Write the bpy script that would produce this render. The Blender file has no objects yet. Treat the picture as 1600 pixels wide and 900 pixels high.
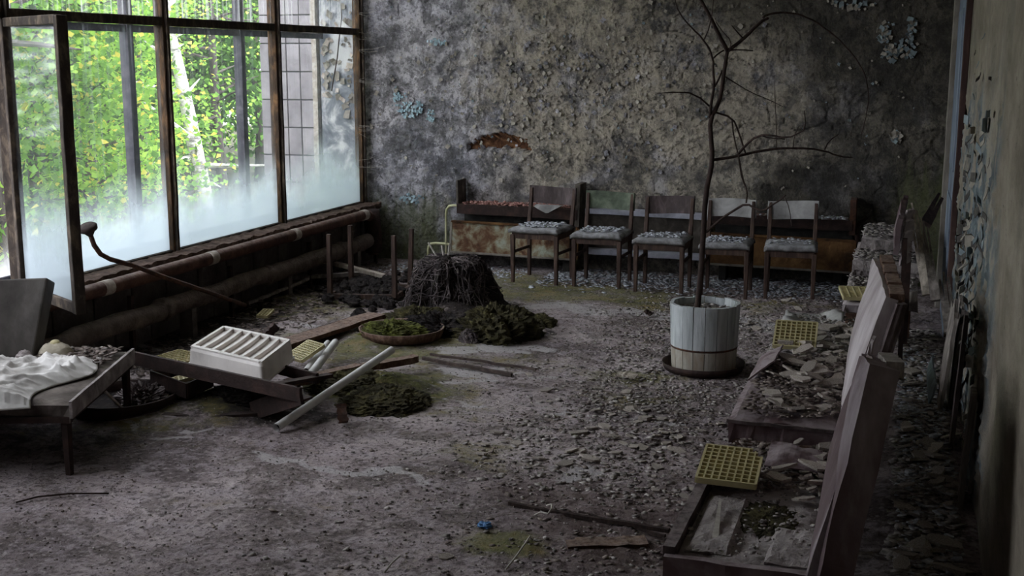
import bpy, math, random
import numpy as np
from mathutils import Vector, Matrix, Euler

random.seed(7)
RNG = np.random.default_rng(11)
S = bpy.context.scene
COL = S.collection
PI = math.pi

# ------------------------------------------------------------------ camera
F_PX, CAM_H = 1900.0, 1.9
PITCH = math.radians(10.583)
YAW = math.radians(17.919)
cam_d = bpy.data.cameras.new('camera')
cam_d.sensor_width = 36.0
cam_d.lens = F_PX / 1600.0 * 36.0
cam_d.clip_start = 0.05
cam_d.clip_end = 300
cam = bpy.data.objects.new('camera', cam_d)
cam.location = (0, 0, CAM_H)
cam.rotation_euler = (PI / 2 - PITCH, 0, YAW)
COL.objects.link(cam)
S.camera = cam

# ------------------------------------------------------------------ sky and exposure
world = bpy.data.worlds.new('overcast_sky')
S.world = world
world.use_nodes = True
_bg = world.node_tree.nodes['Background']
_bg.inputs['Color'].default_value = (0.90, 0.90, 1.0, 1)
_bg.inputs['Strength'].default_value = 2.4
S.view_settings.view_transform = 'Standard'
S.view_settings.look = 'None'
S.view_settings.gamma = 1.0
S.view_settings.use_curve_mapping = False
S.view_settings.exposure = 1.68
S.cycles.transparent_max_bounces = 24
S.cycles.max_bounces = 10
S.cycles.diffuse_bounces = 5

# daylight portals in the window openings (only guide the sampling of the sky)
def portal(y0, y1, z0, z1, x):
    l = bpy.data.lights.new('window_portal', 'AREA')
    l.shape = 'RECTANGLE'
    l.size = z1 - z0
    l.size_y = y1 - y0
    l.cycles.is_portal = True
    o = bpy.data.objects.new('window_portal', l)
    o.location = (x, (y0 + y1) / 2, (z0 + z1) / 2)
    o.rotation_euler = (0, -PI / 2, 0)
    COL.objects.link(o)
portal(2.7, 10.75, 0.55, 3.4, -5.6)

# ------------------------------------------------------------------ measuring helpers
_fw = np.array([-math.sin(YAW) * math.cos(PITCH), math.cos(YAW) * math.cos(PITCH), -math.sin(PITCH)])
_r = np.array([math.cos(YAW), math.sin(YAW), 0.0])
_u = np.cross(_r, _fw)
_C = np.array([0, 0, CAM_H])
def _ray(x, y): return _fw * F_PX + _r * (x - 800) + _u * (450 - y)
def onZ(x, y, z=0.0):
    d = _ray(x, y); return Vector(_C + d * (z - CAM_H) / d[2])
def onY(x, y, Y):
    d = _ray(x, y); return Vector(_C + d * Y / d[1])
def onX(x, y, X):
    d = _ray(x, y); return Vector(_C + d * X / d[0])

# ------------------------------------------------------------------ noise
def _hash(ix, iy, s):
    h = (ix.astype(np.int64) * 374761393 + iy.astype(np.int64) * 668265263 + s * 1274126177) & 0xffffffff
    h = ((h ^ (h >> 13)) * 1274126177) & 0xffffffff
    h = ((h ^ (h >> 16)) * 2246822519) & 0xffffffff
    return ((h ^ (h >> 15)) & 0xffffff) / float(0xffffff)
def vnoise(x, y, s=0):
    x = np.asarray(x, float); y = np.asarray(y, float)
    ix = np.floor(x); iy = np.floor(y); fx = x - ix; fy = y - iy
    fx = fx * fx * (3 - 2 * fx); fy = fy * fy * (3 - 2 * fy)
    a = _hash(ix, iy, s); b = _hash(ix + 1, iy, s); c = _hash(ix, iy + 1, s); d = _hash(ix + 1, iy + 1, s)
    return (a * (1 - fx) + b * fx) * (1 - fy) + (c * (1 - fx) + d * fx) * fy
def fbm(x, y, o=4, s=0):
    t = 0; a = 0.5; n = 0
    x = np.asarray(x, float); y = np.asarray(y, float)
    for k in range(o):
        t = t + a * vnoise(x, y, s + k * 17); n += a; a *= 0.5; x = x * 2.03 + 5.1; y = y * 2.03 + 1.7
    return t / n
def voronoi(x, y, s=0):
    x = np.asarray(x, float); y = np.asarray(y, float)
    ix = np.floor(x); iy = np.floor(y)
    f1 = np.full(x.shape, 9.0); f2 = np.full(x.shape, 9.0); cid = np.zeros(x.shape)
    for dx in (-1, 0, 1):
        for dy in (-1, 0, 1):
            cx = ix + dx; cy = iy + dy
            px = cx + _hash(cx, cy, s); py = cy + _hash(cx, cy, s + 91)
            d = np.hypot(px - x, py - y); h = _hash(cx, cy, s + 33)
            m = d < f1
            f2 = np.where(m, f1, np.minimum(f2, d)); cid = np.where(m, h, cid); f1 = np.where(m, d, f1)
    return f1, f2, cid
def sstep(a, b, x):
    t = np.clip((np.asarray(x, float) - a) / (b - a), 0, 1); return t * t * (3 - 2 * t)
def segdist(x, y, pts):
    best = np.full(np.shape(x), 99.0)
    x, y = x + (fbm(x * 3.1, y * 3.1, 3, 201) - 0.5) * 0.30 + (fbm(x * 13, y * 13, 2, 203) - 0.5) * 0.10, y + (fbm(x * 3.1, y * 3.1, 3, 202) - 0.5) * 0.34 + (fbm(x * 13, y * 13, 2, 204) - 0.5) * 0.12
    for (ax, ay), (bx, by) in zip(pts[:-1], pts[1:]):
        vx, vy = bx - ax, by - ay
        t = np.clip(((x - ax) * vx + (y - ay) * vy) / (vx * vx + vy * vy + 1e-9), 0, 1)
        best = np.minimum(best, np.hypot(x - ax - t * vx, y - ay - t * vy))
    return best

# ------------------------------------------------------------------ materials
def lin(c):
    r = []
    for v in c[:3]:
        v = v / 255.0
        r.append(min(0.86, 1.4 * (v / 12.92 if v <= 0.04045 else ((v + 0.055) / 1.055) ** 2.4)))
    return (*r, 1.0)
class NT:
    def __init__(self, name):
        self.m = bpy.data.materials.new(name); self.m.use_nodes = True
        self.t = self.m.node_tree; self.t.nodes.clear()
        self.out = self.t.nodes.new('ShaderNodeOutputMaterial')
    def n(self, typ, attrs=None, **inp):
        nd = self.t.nodes.new(typ)
        for k, v in (attrs or {}).items(): setattr(nd, k, v)
        for k, v in inp.items(): self.set(nd, k, v)
        return nd
    def set(self, nd, k, v):
        key = int(k[1:]) if k[0] == '_' and k[1:].isdigit() else k.replace('_', ' ')
        s = nd.inputs[key]
        if isinstance(v, bpy.types.NodeSocket): self.t.links.new(v, s)
        elif isinstance(v, bpy.types.Node): self.t.links.new(v.outputs[0], s)
        else: s.default_value = v
    def mix(self, fac, a, b, mode='MIX'):
        nd = self.t.nodes.new('ShaderNodeMix'); nd.data_type = 'RGBA'; nd.blend_type = mode
        for i, v in ((0, fac), (6, a), (7, b)):
            if isinstance(v, bpy.types.NodeSocket): self.t.links.new(v, nd.inputs[i])
            else: nd.inputs[i].default_value = v
        return nd.outputs[2]
    def math(self, op, a, b=0.0, clamp=False):
        nd = self.t.nodes.new('ShaderNodeMath'); nd.operation = op; nd.use_clamp = clamp
        for i, v in ((0, a), (1, b)):
            if isinstance(v, bpy.types.NodeSocket): self.t.links.new(v, nd.inputs[i])
            else: nd.inputs[i].default_value = v
        return nd.outputs[0]
    def ramp(self, fac, stops):
        nd = self.t.nodes.new('ShaderNodeValToRGB'); e = nd.color_ramp.elements
        while len(e) < len(stops): e.new(0.5)
        for el, (p, c) in zip(e, stops): el.position = p; el.color = c
        self.t.links.new(fac, nd.inputs[0]); return nd.outputs[0]
    def step(self, v, a, b):
        nd = self.t.nodes.new('ShaderNodeMapRange'); nd.interpolation_type = 'SMOOTHSTEP'
        self.t.links.new(v, nd.inputs[0]); nd.inputs[1].default_value = a; nd.inputs[2].default_value = b
        return nd.outputs[0]
    def noise(self, co, scale, detail=6, rough=0.6, dist=0.0):
        return self.n('ShaderNodeTexNoise', Vector=co, Scale=scale, Detail=detail, Roughness=rough, Distortion=dist).outputs[0]
    def finish(self, base, rough=0.85, bump=None, bstr=0.4, bdist=0.01, spec=0.3, metal=0.0, sheen=0.0):
        p = self.n('ShaderNodeBsdfPrincipled')
        self.set(p, 'Base Color', base); self.set(p, 'Roughness', rough); self.set(p, 'Metallic', metal)
        self.set(p, 'Specular IOR Level', spec)
        if bump is not None:
            b = self.n('ShaderNodeBump', Height=bump); b.inputs['Strength'].default_value = bstr; b.inputs['Distance'].default_value = bdist
            self.set(p, 'Normal', b.outputs[0])
        self.t.links.new(p.outputs[0], self.out.inputs[0])
        return self.m
def mat(name, cols, scale=6, rough=0.85, bump=0.4, bscale=None, dust=None, dustamt=0.5, spec=0.25, metal=0.0, stretch=(1, 1, 1), rnd=0.0, bdist=0.01, wide=0.22):
    t = NT(name)
    co = t.n('ShaderNodeTexCoord').outputs['Object']
    oi = t.n('ShaderNodeObjectInfo')
    off = t.n('ShaderNodeVectorMath', {'operation': 'SCALE'}, _0=(7.3, 3.1, 5.7)); t.set(off, 'Scale', oi.outputs['Random'])
    add = t.n('ShaderNodeVectorMath', {'operation': 'ADD'}, _0=co, _1=off)
    mp = t.n('ShaderNodeMapping', Vector=add, Scale=stretch).outputs[0]
    f = t.noise(mp, scale, 8, 0.62, 0.4)
    n = len(cols); st = [(0.5 + wide * (2 * i / (n - 1) - 1), lin(c)) for i, c in enumerate(cols)]
    c = t.ramp(f, st)
    if rnd:
        v = t.math('ADD', t.math('MULTIPLY', oi.outputs['Random'], rnd), 1 - rnd / 2)
        hs = t.n('ShaderNodeHueSaturation', Color=c); t.set(hs, 'Value', v); c = hs.outputs[0]
    if dust:
        nz = t.n('ShaderNodeSeparateXYZ', _0=t.n('ShaderNodeNewGeometry').outputs['Normal']).outputs[2]
        d = t.math('MULTIPLY', t.step(nz, 0.25, 0.95), t.step(t.noise(mp, scale * 2.3, 6, 0.65), 0.32, 0.62))
        c = t.mix(t.math('MULTIPLY', d, dustamt), c, lin(dust))
    b = t.noise(mp, bscale or scale * 5, 8, 0.65)
    return t.finish(c, rough, b if bump else None, bump, bdist, spec, metal)

MT = {}
MT['rust'] = mat('rusty_steel', [(38, 26, 22), (62, 42, 34), (96, 62, 42)], 14, 0.8, 0.5, dust=(110, 100, 95), dustamt=0.35)
MT['darkrust'] = mat('dark_rusty_steel', [(26, 19, 17), (40, 29, 26), (62, 44, 38)], 12, 0.8, 0.5, dust=(90, 80, 76), dustamt=0.2)
MT['pipe'] = mat('brown_pipe_paint', [(44, 28, 24), (70, 46, 38), (92, 66, 54)], 9, 0.7, 0.5, dust=(120, 106, 98), dustamt=0.55)
MT['lagging'] = mat('dusty_pipe_lagging', [(58, 50, 46), (88, 77, 70), (116, 102, 93)], 8, 0.95, 0.9, dust=(112, 100, 92), dustamt=0.6, bdist=0.03)
MT['band'] = mat('chalky_white_band', [(104, 92, 82), (148, 138, 128), (182, 175, 168)], 14, 0.8, 0.3)
MT['frame'] = mat('weathered_window_frame', [(28, 24, 21), (50, 42, 36), (96, 84, 70)], 16, 0.85, 0.6, stretch=(1, 1, 0.5))
MT['frame_rust'] = mat('rust_streaked_frame', [(30, 24, 20), (58, 45, 34), (108, 80, 54)], 16, 0.85, 0.6, stretch=(1, 1, 0.35))
MT['bar'] = mat('outer_mullion_paint', [(38, 38, 44), (58, 56, 62), (84, 80, 84)], 12, 0.8, 0.3)
MT['sill'] = mat('crumbling_sill', [(58, 44, 38), (92, 74, 64), (130, 110, 98)], 14, 0.95, 1.0, bdist=0.03)
MT['underwall'] = mat('grimy_wall_below_window', [(54, 48, 45), (80, 73, 69), (108, 101, 96)], 5, 0.95, 0.8, bdist=0.03)
MT['ceil'] = mat('old_ceiling_plaster', [(150, 148, 142), (178, 176, 170), (196, 193, 186)], 4, 0.95, 0.5)
MT['chairwood'] = mat('dark_chair_wood', [(36, 26, 22), (58, 44, 38), (84, 67, 58)], 10, 0.65, 0.25, stretch=(3, 3, 0.5), rnd=0.25)
MT['greywood'] = mat('greyed_wood', [(72, 66, 62), (104, 97, 92), (142, 134, 127)], 10, 0.85, 0.5, stretch=(3, 3, 0.6), rnd=0.2)
MT['palewood'] = mat('pale_splintered_wood', [(112, 102, 92), (158, 148, 136), (192, 182, 170)], 9, 0.85, 0.6, stretch=(4, 4, 0.4), rnd=0.2)
MT['brownwood'] = mat('rotten_brown_board', [(46, 32, 26), (76, 56, 46), (112, 90, 76)], 10, 0.9, 0.7, stretch=(2, 2, 1), dust=(142, 126, 116), dustamt=0.5, rnd=0.3)
MT['seatcloth'] = mat('dusty_seat_cover', [(70, 68, 67), (108, 106, 106), (146, 145, 147)], 12, 0.95, 0.8, dust=(150, 151, 155), dustamt=0.45)
MT['vinyl_dark'] = mat('dark_cracked_vinyl', [(40, 32, 32), (62, 52, 51), (102, 90, 90)], 7, 0.6, 0.4, dust=(140, 130, 128), dustamt=0.5, stretch=(2, 2, 0.6))
MT['vinyl_green'] = mat('mouldy_green_vinyl', [(48, 50, 44), (74, 82, 68), (110, 116, 100)], 7, 0.7, 0.4)
MT['vinyl_grey'] = mat('grey_backrest_vinyl', [(100, 98, 96), (136, 134, 132), (162, 160, 158)], 6, 0.75, 0.3)
MT['leather'] = mat('dusty_maroon_leatherette', [(58, 42, 43), (84, 67, 68), (118, 104, 105)], 5, 0.7, 0.35, dust=(150, 140, 142), dustamt=0.6)
MT['leather_grey'] = mat('greyed_leatherette', [(100, 92, 92), (140, 130, 131), (172, 164, 166)], 4, 0.75, 0.35, dust=(176, 168, 170), dustamt=0.5, stretch=(1, 1, 0.4))
MT['foam'] = mat('rotting_seat_padding', [(90, 83, 81), (138, 129, 127), (176, 168, 166)], 8, 0.95, 0.9, bdist=0.03, dust=(170, 162, 160), dustamt=0.5)
MT['couchseat'] = mat('stained_couch_cover', [(48, 42, 38), (76, 69, 64), (108, 100, 94)], 6, 0.95, 0.6)
MT['couchback'] = mat('grimy_backrest_cover', [(46, 43, 40), (68, 64, 61), (92, 88, 84)], 4, 0.9, 0.4, stretch=(1, 1, 0.4))
MT['leather_worn'] = mat('worn_maroon_leatherette', [(54, 36, 38), (84, 70, 72), (130, 121, 124)], 2.6, 0.75, 0.35, stretch=(1, 1, 0.4), wide=0.16)
MT['plaster'] = mat('plaster_fragment', [(108, 99, 92), (142, 133, 125), (174, 166, 158)], 10, 0.95, 0.5, rnd=0.5)
MT['chip_pale'] = mat('pale_paint_chip', [(104, 106, 112), (142, 144, 150), (182, 183, 188)], 30, 0.9, 0.0, wide=0.16)
MT['chip_grey'] = mat('grey_paint_chip', [(72, 67, 64), (112, 106, 102), (160, 153, 148)], 24, 0.95, 0.0, wide=0.14)
MT['chip_dark'] = mat('brown_rubble_chip', [(62, 53, 50), (90, 80, 75), (128, 117, 110)], 24, 0.95, 0.0, wide=0.14)
MT['chip_pink'] = mat('rust_pink_crumbs', [(96, 62, 56), (136, 98, 90), (164, 130, 122)], 24, 0.95, 0.0, wide=0.14)
MT['yellow'] = mat('yellowed_plastic', [(134, 124, 90), (164, 154, 116), (180, 172, 138)], 5, 0.55, 0.15, rnd=0.15)
MT['whiteplastic'] = mat('white_basin_plastic', [(158, 151, 146), (184, 177, 172), (198, 191, 186)], 5, 0.45, 0.08, spec=0.4)
MT['tube'] = mat('white_tube', [(150, 148, 145), (178, 176, 174), (194, 192, 190)], 6, 0.45, 0.1, spec=0.4)
MT['cloth'] = mat('soiled_white_cloth', [(138, 134, 130), (176, 172, 168), (198, 195, 192)], 4, 0.95, 0.25)
MT['soil'] = mat('dark_soil', [(24, 21, 21), (42, 37, 36), (70, 62, 58)], 22, 1.0, 1.0, bdist=0.03)
MT['root'] = mat('dry_root', [(40, 35, 36), (72, 65, 65), (110, 100, 98)], 12, 0.95, 0.3)
MT['moss'] = mat('moss_tuft', [(46, 42, 25), (78, 79, 38), (122, 128, 58)], 12, 1.0, 1.0, bscale=90, bdist=0.03)
MT['mossdark'] = mat('dark_moss_mound', [(38, 34, 25), (62, 57, 38), (94, 88, 54)], 11, 1.0, 1.0, bscale=90, bdist=0.03)
MT['stave'] = mat('pale_blue_tub_paint', [(118, 122, 122), (152, 155, 156), (174, 177, 177)], 6, 0.75, 0.35, stretch=(2, 2, 0.4), rnd=0.15)
MT['stave_low'] = mat('rust_stained_tub_foot', [(120, 106, 92), (142, 136, 126), (164, 160, 152)], 6, 0.8, 0.4, stretch=(1.5, 1.5, 0.6))
MT['bark'] = mat('dark_sapling_bark', [(26, 19, 17), (44, 33, 29), (66, 52, 46)], 16, 0.85, 0.5, stretch=(2, 2, 0.5))
MT['twig'] = mat('dead_twig', [(40, 33, 30), (64, 54, 50), (92, 80, 74)], 16, 0.85, 0.3)
MT['wire'] = mat('pale_wire', [(120, 114, 106), (150, 144, 136), (176, 170, 162)], 16, 0.7, 0.1)
MT['radiator'] = mat('peeling_rusty_radiator_panel', [(56, 38, 29), (88, 62, 44), (116, 106, 86), (138, 140, 126)], 6.5, 0.8, 0.7, wide=0.14, bdist=0.02)
MT['radiator_rust'] = mat('rust_eaten_radiator_panel', [(44, 30, 20), (84, 58, 34), (112, 84, 52)], 6, 0.85, 0.7, wide=0.2, bdist=0.02)
MT['radframe'] = mat('radiator_casing_steel', [(40, 36, 34), (70, 64, 58), (104, 98, 90)], 8, 0.8, 0.5)
MT['lilac'] = mat('lavender_grey_ledge_paint', [(124, 124, 136), (156, 156, 168), (180, 180, 190)], 8, 0.7, 0.3)
MT['niche'] = mat('dark_niche', [(28, 27, 26), (44, 42, 40), (66, 62, 58)], 6, 0.95, 0.7)  # near-black tone for heater recess, fins, feet and tube discs
MT['gaspipe'] = mat('cream_pipe_paint', [(128, 126, 92), (164, 162, 128), (182, 180, 150)], 9, 0.6, 0.2)
MT['doorleaf'] = mat('grey_blue_door_paint', [(70, 76, 86), (96, 104, 116), (124, 130, 140)], 5, 0.75, 0.3, stretch=(1, 1, 0.4))
MT['jamb'] = mat('cream_door_jamb', [(70, 64, 58), (104, 98, 90), (132, 126, 118)], 7, 0.8, 0.4, stretch=(1, 1, 0.4))
MT['jamb_red'] = mat('reddish_door_jamb', [(40, 28, 26), (60, 44, 41), (82, 64, 59)], 7, 0.8, 0.4, stretch=(1, 1, 0.4))
MT['flake_blue'] = mat('blue_grey_paint_flake', [(74, 82, 85), (98, 107, 110), (126, 134, 136)], 9, 0.9, 0.3, rnd=0.3)
MT['flake_cyan'] = mat('pale_blue_paint_flake', [(98, 116, 124), (128, 147, 154), (156, 171, 177)], 9, 0.9, 0.3)
MT['flake_dark'] = mat('dark_paint_flake', [(44, 42, 40), (66, 63, 60), (90, 86, 80)], 9, 0.9, 0.3)
MT['flake_warm'] = mat('beige_paint_flake', [(88, 83, 75), (118, 112, 103), (146, 140, 130)], 9, 0.9, 0.3, rnd=0.3)
MT['tile'] = mat('pinkish_facade_tile', [(104, 97, 101), (124, 117, 121), (140, 133, 136)], 4, 0.7, 0.2, rnd=0.12)
MT['grout'] = mat('facade_grout', [(52, 50, 52), (72, 70, 72), (92, 90, 92)], 8, 0.95, 0.3)
MT['reveal'] = mat('peeling_reveal_plaster', [(80, 83, 89), (106, 109, 114), (168, 167, 166)], 4, 0.9, 0.5, wide=0.12)
MT['ground'] = mat('woodland_ground', [(44, 42, 30), (66, 64, 44), (88, 84, 60)], 2, 1.0, 0.5)
MT['birch'] = mat('birch_bark', [(60, 58, 56), (176, 172, 166), (206, 203, 198)], 7, 0.9, 0.4, stretch=(1, 1, 2.5), wide=0.18)
MT['trunk'] = mat('dark_tree_bark', [(40, 36, 34), (64, 58, 54), (92, 84, 76)], 8, 0.95, 0.6, stretch=(2, 2, 0.5))
MT['brick'] = mat('exposed_brick', [(44, 28, 20), (84, 56, 38), (124, 92, 66)], 20, 0.95, 0.8, wide=0.2)
MT['blueplastic'] = mat('blue_scrap', [(40, 70, 110), (60, 96, 140), (84, 120, 160)], 8, 0.6, 0.2)
MT['capwhite'] = mat('dirty_pale_cap', [(120, 112, 98), (150, 142, 126), (168, 160, 144)], 6, 0.8, 0.2)

def leaf_mat(name, a, b):
    t = NT(name)
    oi = t.n('ShaderNodeTexCoord').outputs['Object']
    f = t.noise(oi, 1.3, 3, 0.6)
    c = t.ramp(f, [(0.3, lin(a)), (0.7, lin(b))])
    d = t.n('ShaderNodeBsdfDiffuse', Color=c); tr = t.n('ShaderNodeBsdfTranslucent', Color=c)
    m = t.n('ShaderNodeMixShader', _0=0.5); t.t.links.new(d.outputs[0], m.inputs[1]); t.t.links.new(tr.outputs[0], m.inputs[2])
    t.t.links.new(m.outputs[0], t.out.inputs[0]); return t.m
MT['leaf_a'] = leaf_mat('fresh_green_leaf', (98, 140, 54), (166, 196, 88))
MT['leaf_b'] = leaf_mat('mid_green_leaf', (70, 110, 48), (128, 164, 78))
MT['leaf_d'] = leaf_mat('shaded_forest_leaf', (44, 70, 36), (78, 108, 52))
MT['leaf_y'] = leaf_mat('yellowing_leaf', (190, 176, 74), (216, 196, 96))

def glass_mat(name, top, full, streak, tint):
    """dusty window pane: clear film plus chalky grime that thickens towards the sill"""
    t = NT(name)
    g = t.n('ShaderNodeNewGeometry').outputs['Position']
    sp = t.n('ShaderNodeSeparateXYZ', _0=g)
    wob = t.noise(g, 1.7, 5, 0.6)
    fine = t.noise(g, 9, 6, 0.65)
    st = t.noise(t.n('ShaderNodeMapping', Vector=g, Scale=(1, 11, 0.22)).outputs[0], 3.0, 5, 0.6)
    zz = t.math('ADD', sp.outputs[2], t.math('MULTIPLY', t.math('SUBTRACT', wob, 0.5), 0.75))
    zz = t.math('ADD', zz, t.math('MULTIPLY', t.math('SUBTRACT', st, 0.5), 0.16))
    fog = t.step(zz, top, full)
    fog = t.math('MULTIPLY', fog, t.math('ADD', 0.72, t.math('MULTIPLY', fine, 0.4)))
    sk = t.math('MULTIPLY', t.step(st, 0.48, 0.74), streak)
    a = t.math('ADD', t.math('ADD', fog, sk), 0.02, True)
    a = t.math('MINIMUM', a, 0.9)
    a = t.math('SUBTRACT', 1.0, t.math('SQRT', t.math('SUBTRACT', 1.0, a)))   # two faces per pane
    tr = t.n('ShaderNodeBsdfTransparent', Color=(0.97, 0.985, 0.98, 1))
    d = t.n('ShaderNodeBsdfDiffuse', Color=lin(tint)); tl = t.n('ShaderNodeBsdfTranslucent', Color=lin(tint))
    m1 = t.n('ShaderNodeMixShader', _0=0.6); t.t.links.new(d.outputs[0], m1.inputs[1]); t.t.links.new(tl.outputs[0], m1.inputs[2])
    gl = t.n('ShaderNodeBsdfGlossy', Roughness=0.06)
    fr = t.n('ShaderNodeFresnel', IOR=1.25)
    m0 = t.n('ShaderNodeMixShader', _0=t.math('MULTIPLY', fr.outputs[0], 0.10)); t.t.links.new(tr.outputs[0], m0.inputs[1]); t.t.links.new(gl.outputs[0], m0.inputs[2])
    m2 = t.n('ShaderNodeMixShader', _0=a); t.t.links.new(m0.outputs[0], m2.inputs[1]); t.t.links.new(m1.outputs[0], m2.inputs[2])
    t.t.links.new(m2.outputs[0], t.out.inputs[0]); return t.m
MT['glass'] = glass_mat('dusty_pane', 1.22, 0.66, 0.12, (192, 201, 212))
MT['glass_up'] = glass_mat('streaked_upper_pane', -2, -3, 0.75, (206, 222, 226))
MT['glass_out'] = glass_mat('outer_pane', 0.9, 0.4, 0.10, (222, 228, 232))

# ------------------------------------------------------------------ mesh builder
class B:
    def __init__(s): s.v = []; s.f = []; s.mi = []
    def add(s, vs, fs, mi=0):
        o = len(s.v); s.v.extend([tuple(v) for v in vs]); s.f.extend([tuple(o + i for i in q) for q in fs]); s.mi.extend([mi] * len(fs)); return s
    def box(s, c, d, rot=None, mi=0):
        c = Vector(c); h = Vector(d) / 2; R = Euler(rot).to_matrix() if rot else Matrix.Identity(3)
        vs = [c + R @ Vector((x * h.x, y * h.y, z * h.z)) for z in (-1, 1) for y in (-1, 1) for x in (-1, 1)]
        return s.add(vs, [(0, 2, 3, 1), (4, 5, 7, 6), (0, 1, 5, 4), (2, 6, 7, 3), (0, 4, 6, 2), (1, 3, 7, 5)], mi)
    def bar(s, a, b, w, h, up=(0, 0, 1), w2=None, h2=None, mi=0, seg=1, jit=0.0):
        a = Vector(a); b = Vector(b); d = (b - a).normalized(); up = Vector(up)
        if abs(d.dot(up.normalized())) > 0.97: up = Vector((0, 1, 0)) if abs(d.y) < 0.9 else Vector((1, 0, 0))
        x = d.cross(up).normalized(); y = x.cross(d).normalized()
        w2 = w if w2 is None else w2; h2 = h if h2 is None else h2
        vs = []; fs = []
        for k in range(seg + 1):
            t = k / seg; p = a.lerp(b, t); ww = (w + (w2 - w) * t) / 2; hh = (h + (h2 - h) * t) / 2
            jx = random.uniform(-jit, jit); jy = random.uniform(-jit, jit)
            for sx, sy in ((-1, -1), (1, -1), (1, 1), (-1, 1)):
                vs.append(p + x * (sx * ww * (1 + random.uniform(-jit, jit) * 6) + jx) + y * (sy * hh + jy))
        for k in range(seg):
            o = 4 * k
            for i in range(4): fs.append((o + i, o + (i + 1) % 4, o + 4 + (i + 1) % 4, o + 4 + i))
        fs.append((3, 2, 1, 0)); o = 4 * seg; fs.append((o, o + 1, o + 2, o + 3))
        return s.add(vs, fs, mi)
    def tube(s, pts, r, n=8, mi=0, cap=True):
        pts = [Vector(p) for p in pts]; m = len(pts)
        rs = r if isinstance(r, (list, tuple)) else [r] * m
        vs = []; fs = []; prev = None
        for i, p in enumerate(pts):
            d = (pts[min(i + 1, m - 1)] - pts[max(i - 1, 0)]).normalized()
            if prev is None:
                ref = Vector((0, 0, 1)) if abs(d.z) < 0.9 else Vector((1, 0, 0)); x = d.cross(ref).normalized()
            else: x = (prev - d * prev.dot(d)).normalized()
            prev = x; y = d.cross(x)
            for k in range(n):
                a = 2 * PI * k / n; vs.append(p + (x * math.cos(a) + y * math.sin(a)) * rs[i])
        for i in range(m - 1):
            for k in range(n):
                k2 = (k + 1) % n; fs.append((i * n + k, i * n + k2, (i + 1) * n + k2, (i + 1) * n + k))
        if cap: fs.append(tuple(range(n - 1, -1, -1))); fs.append(tuple((m - 1) * n + k for k in range(n)))
        return s.add(vs, fs, mi)
    def lathe(s, prof, n=24, c=(0, 0, 0), a0=0, a1=2 * PI, mi=0, sx=1, sy=1):
        full = abs(a1 - a0 - 2 * PI) < 1e-6; m = n if full else n + 1; vs = []; fs = []
        for r, z in prof:
            for k in range(m):
                a = a0 + (a1 - a0) * k / n; vs.append((c[0] + r * math.cos(a) * sx, c[1] + r * math.sin(a) * sy, c[2] + z))
        for i in range(len(prof) - 1):
            for k in range(n):
                k2 = (k + 1) % m if full else k + 1
                fs.append((i * m + k, i * m + k2, (i + 1) * m + k2, (i + 1) * m + k))
        return s.add(vs, fs, mi)
    def prism(s, poly, t, M=None, mi=0):
        M = M or Matrix.Identity(4); n = len(poly)
        vs = [M @ Vector((x, y, 0)) for x, y in poly] + [M @ Vector((x, y, t)) for x, y in poly]
        fs = [tuple(range(n - 1, -1, -1)), tuple(range(n, 2 * n))] + [(i, (i + 1) % n, n + (i + 1) % n, n + i) for i in range(n)]
        return s.add(vs, fs, mi)
    def sheet(s, fn, nu, nv, th=0.0, mi=0, closed=True):
        """fn(u,v)->Vector; a sheet with thickness th along its own normal"""
        P = [[Vector(fn(i / nu, j / nv)) for j in range(nv + 1)] for i in range(nu + 1)]
        def N(i, j):
            a = P[min(i + 1, nu)][j] - P[max(i - 1, 0)][j]; b = P[i][min(j + 1, nv)] - P[i][max(j - 1, 0)]
            c = a.cross(b); return c.normalized() if c.length > 1e-9 else Vector((0, 0, 1))
        vs = [P[i][j] for i in range(nu + 1) for j in range(nv + 1)]; w = nv + 1; K = len(vs)
        fs = [(i * w + j, (i + 1) * w + j, (i + 1) * w + j + 1, i * w + j + 1) for i in range(nu) for j in range(nv)]
        if th:
            vs += [P[i][j] - N(i, j) * th for i in range(nu + 1) for j in range(nv + 1)]
            fs += [tuple(K + q for q in reversed(f)) for f in fs]
            rim = [i * w for i in range(nu + 1)] + [nu * w + j for j in range(1, nv + 1)] + [i * w + nv for i in range(nu - 1, -1, -1)] + [j for j in range(nv - 1, 0, -1)]
            for a, b in zip(rim, rim[1:] + rim[:1]): fs.append((b, a, K + a, K + b))
        return s.add(vs, fs, mi)
    def mesh(s, name, origin=(0, 0, 0)):
        o = Vector(origin); me = bpy.data.meshes.new(name)
        me.from_pydata([(v[0] - o.x, v[1] - o.y, v[2] - o.z) for v in s.v], [], s.f); 
        if any(s.mi): me.polygons.foreach_set('material_index', s.mi)
        me.update(); return me

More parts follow.
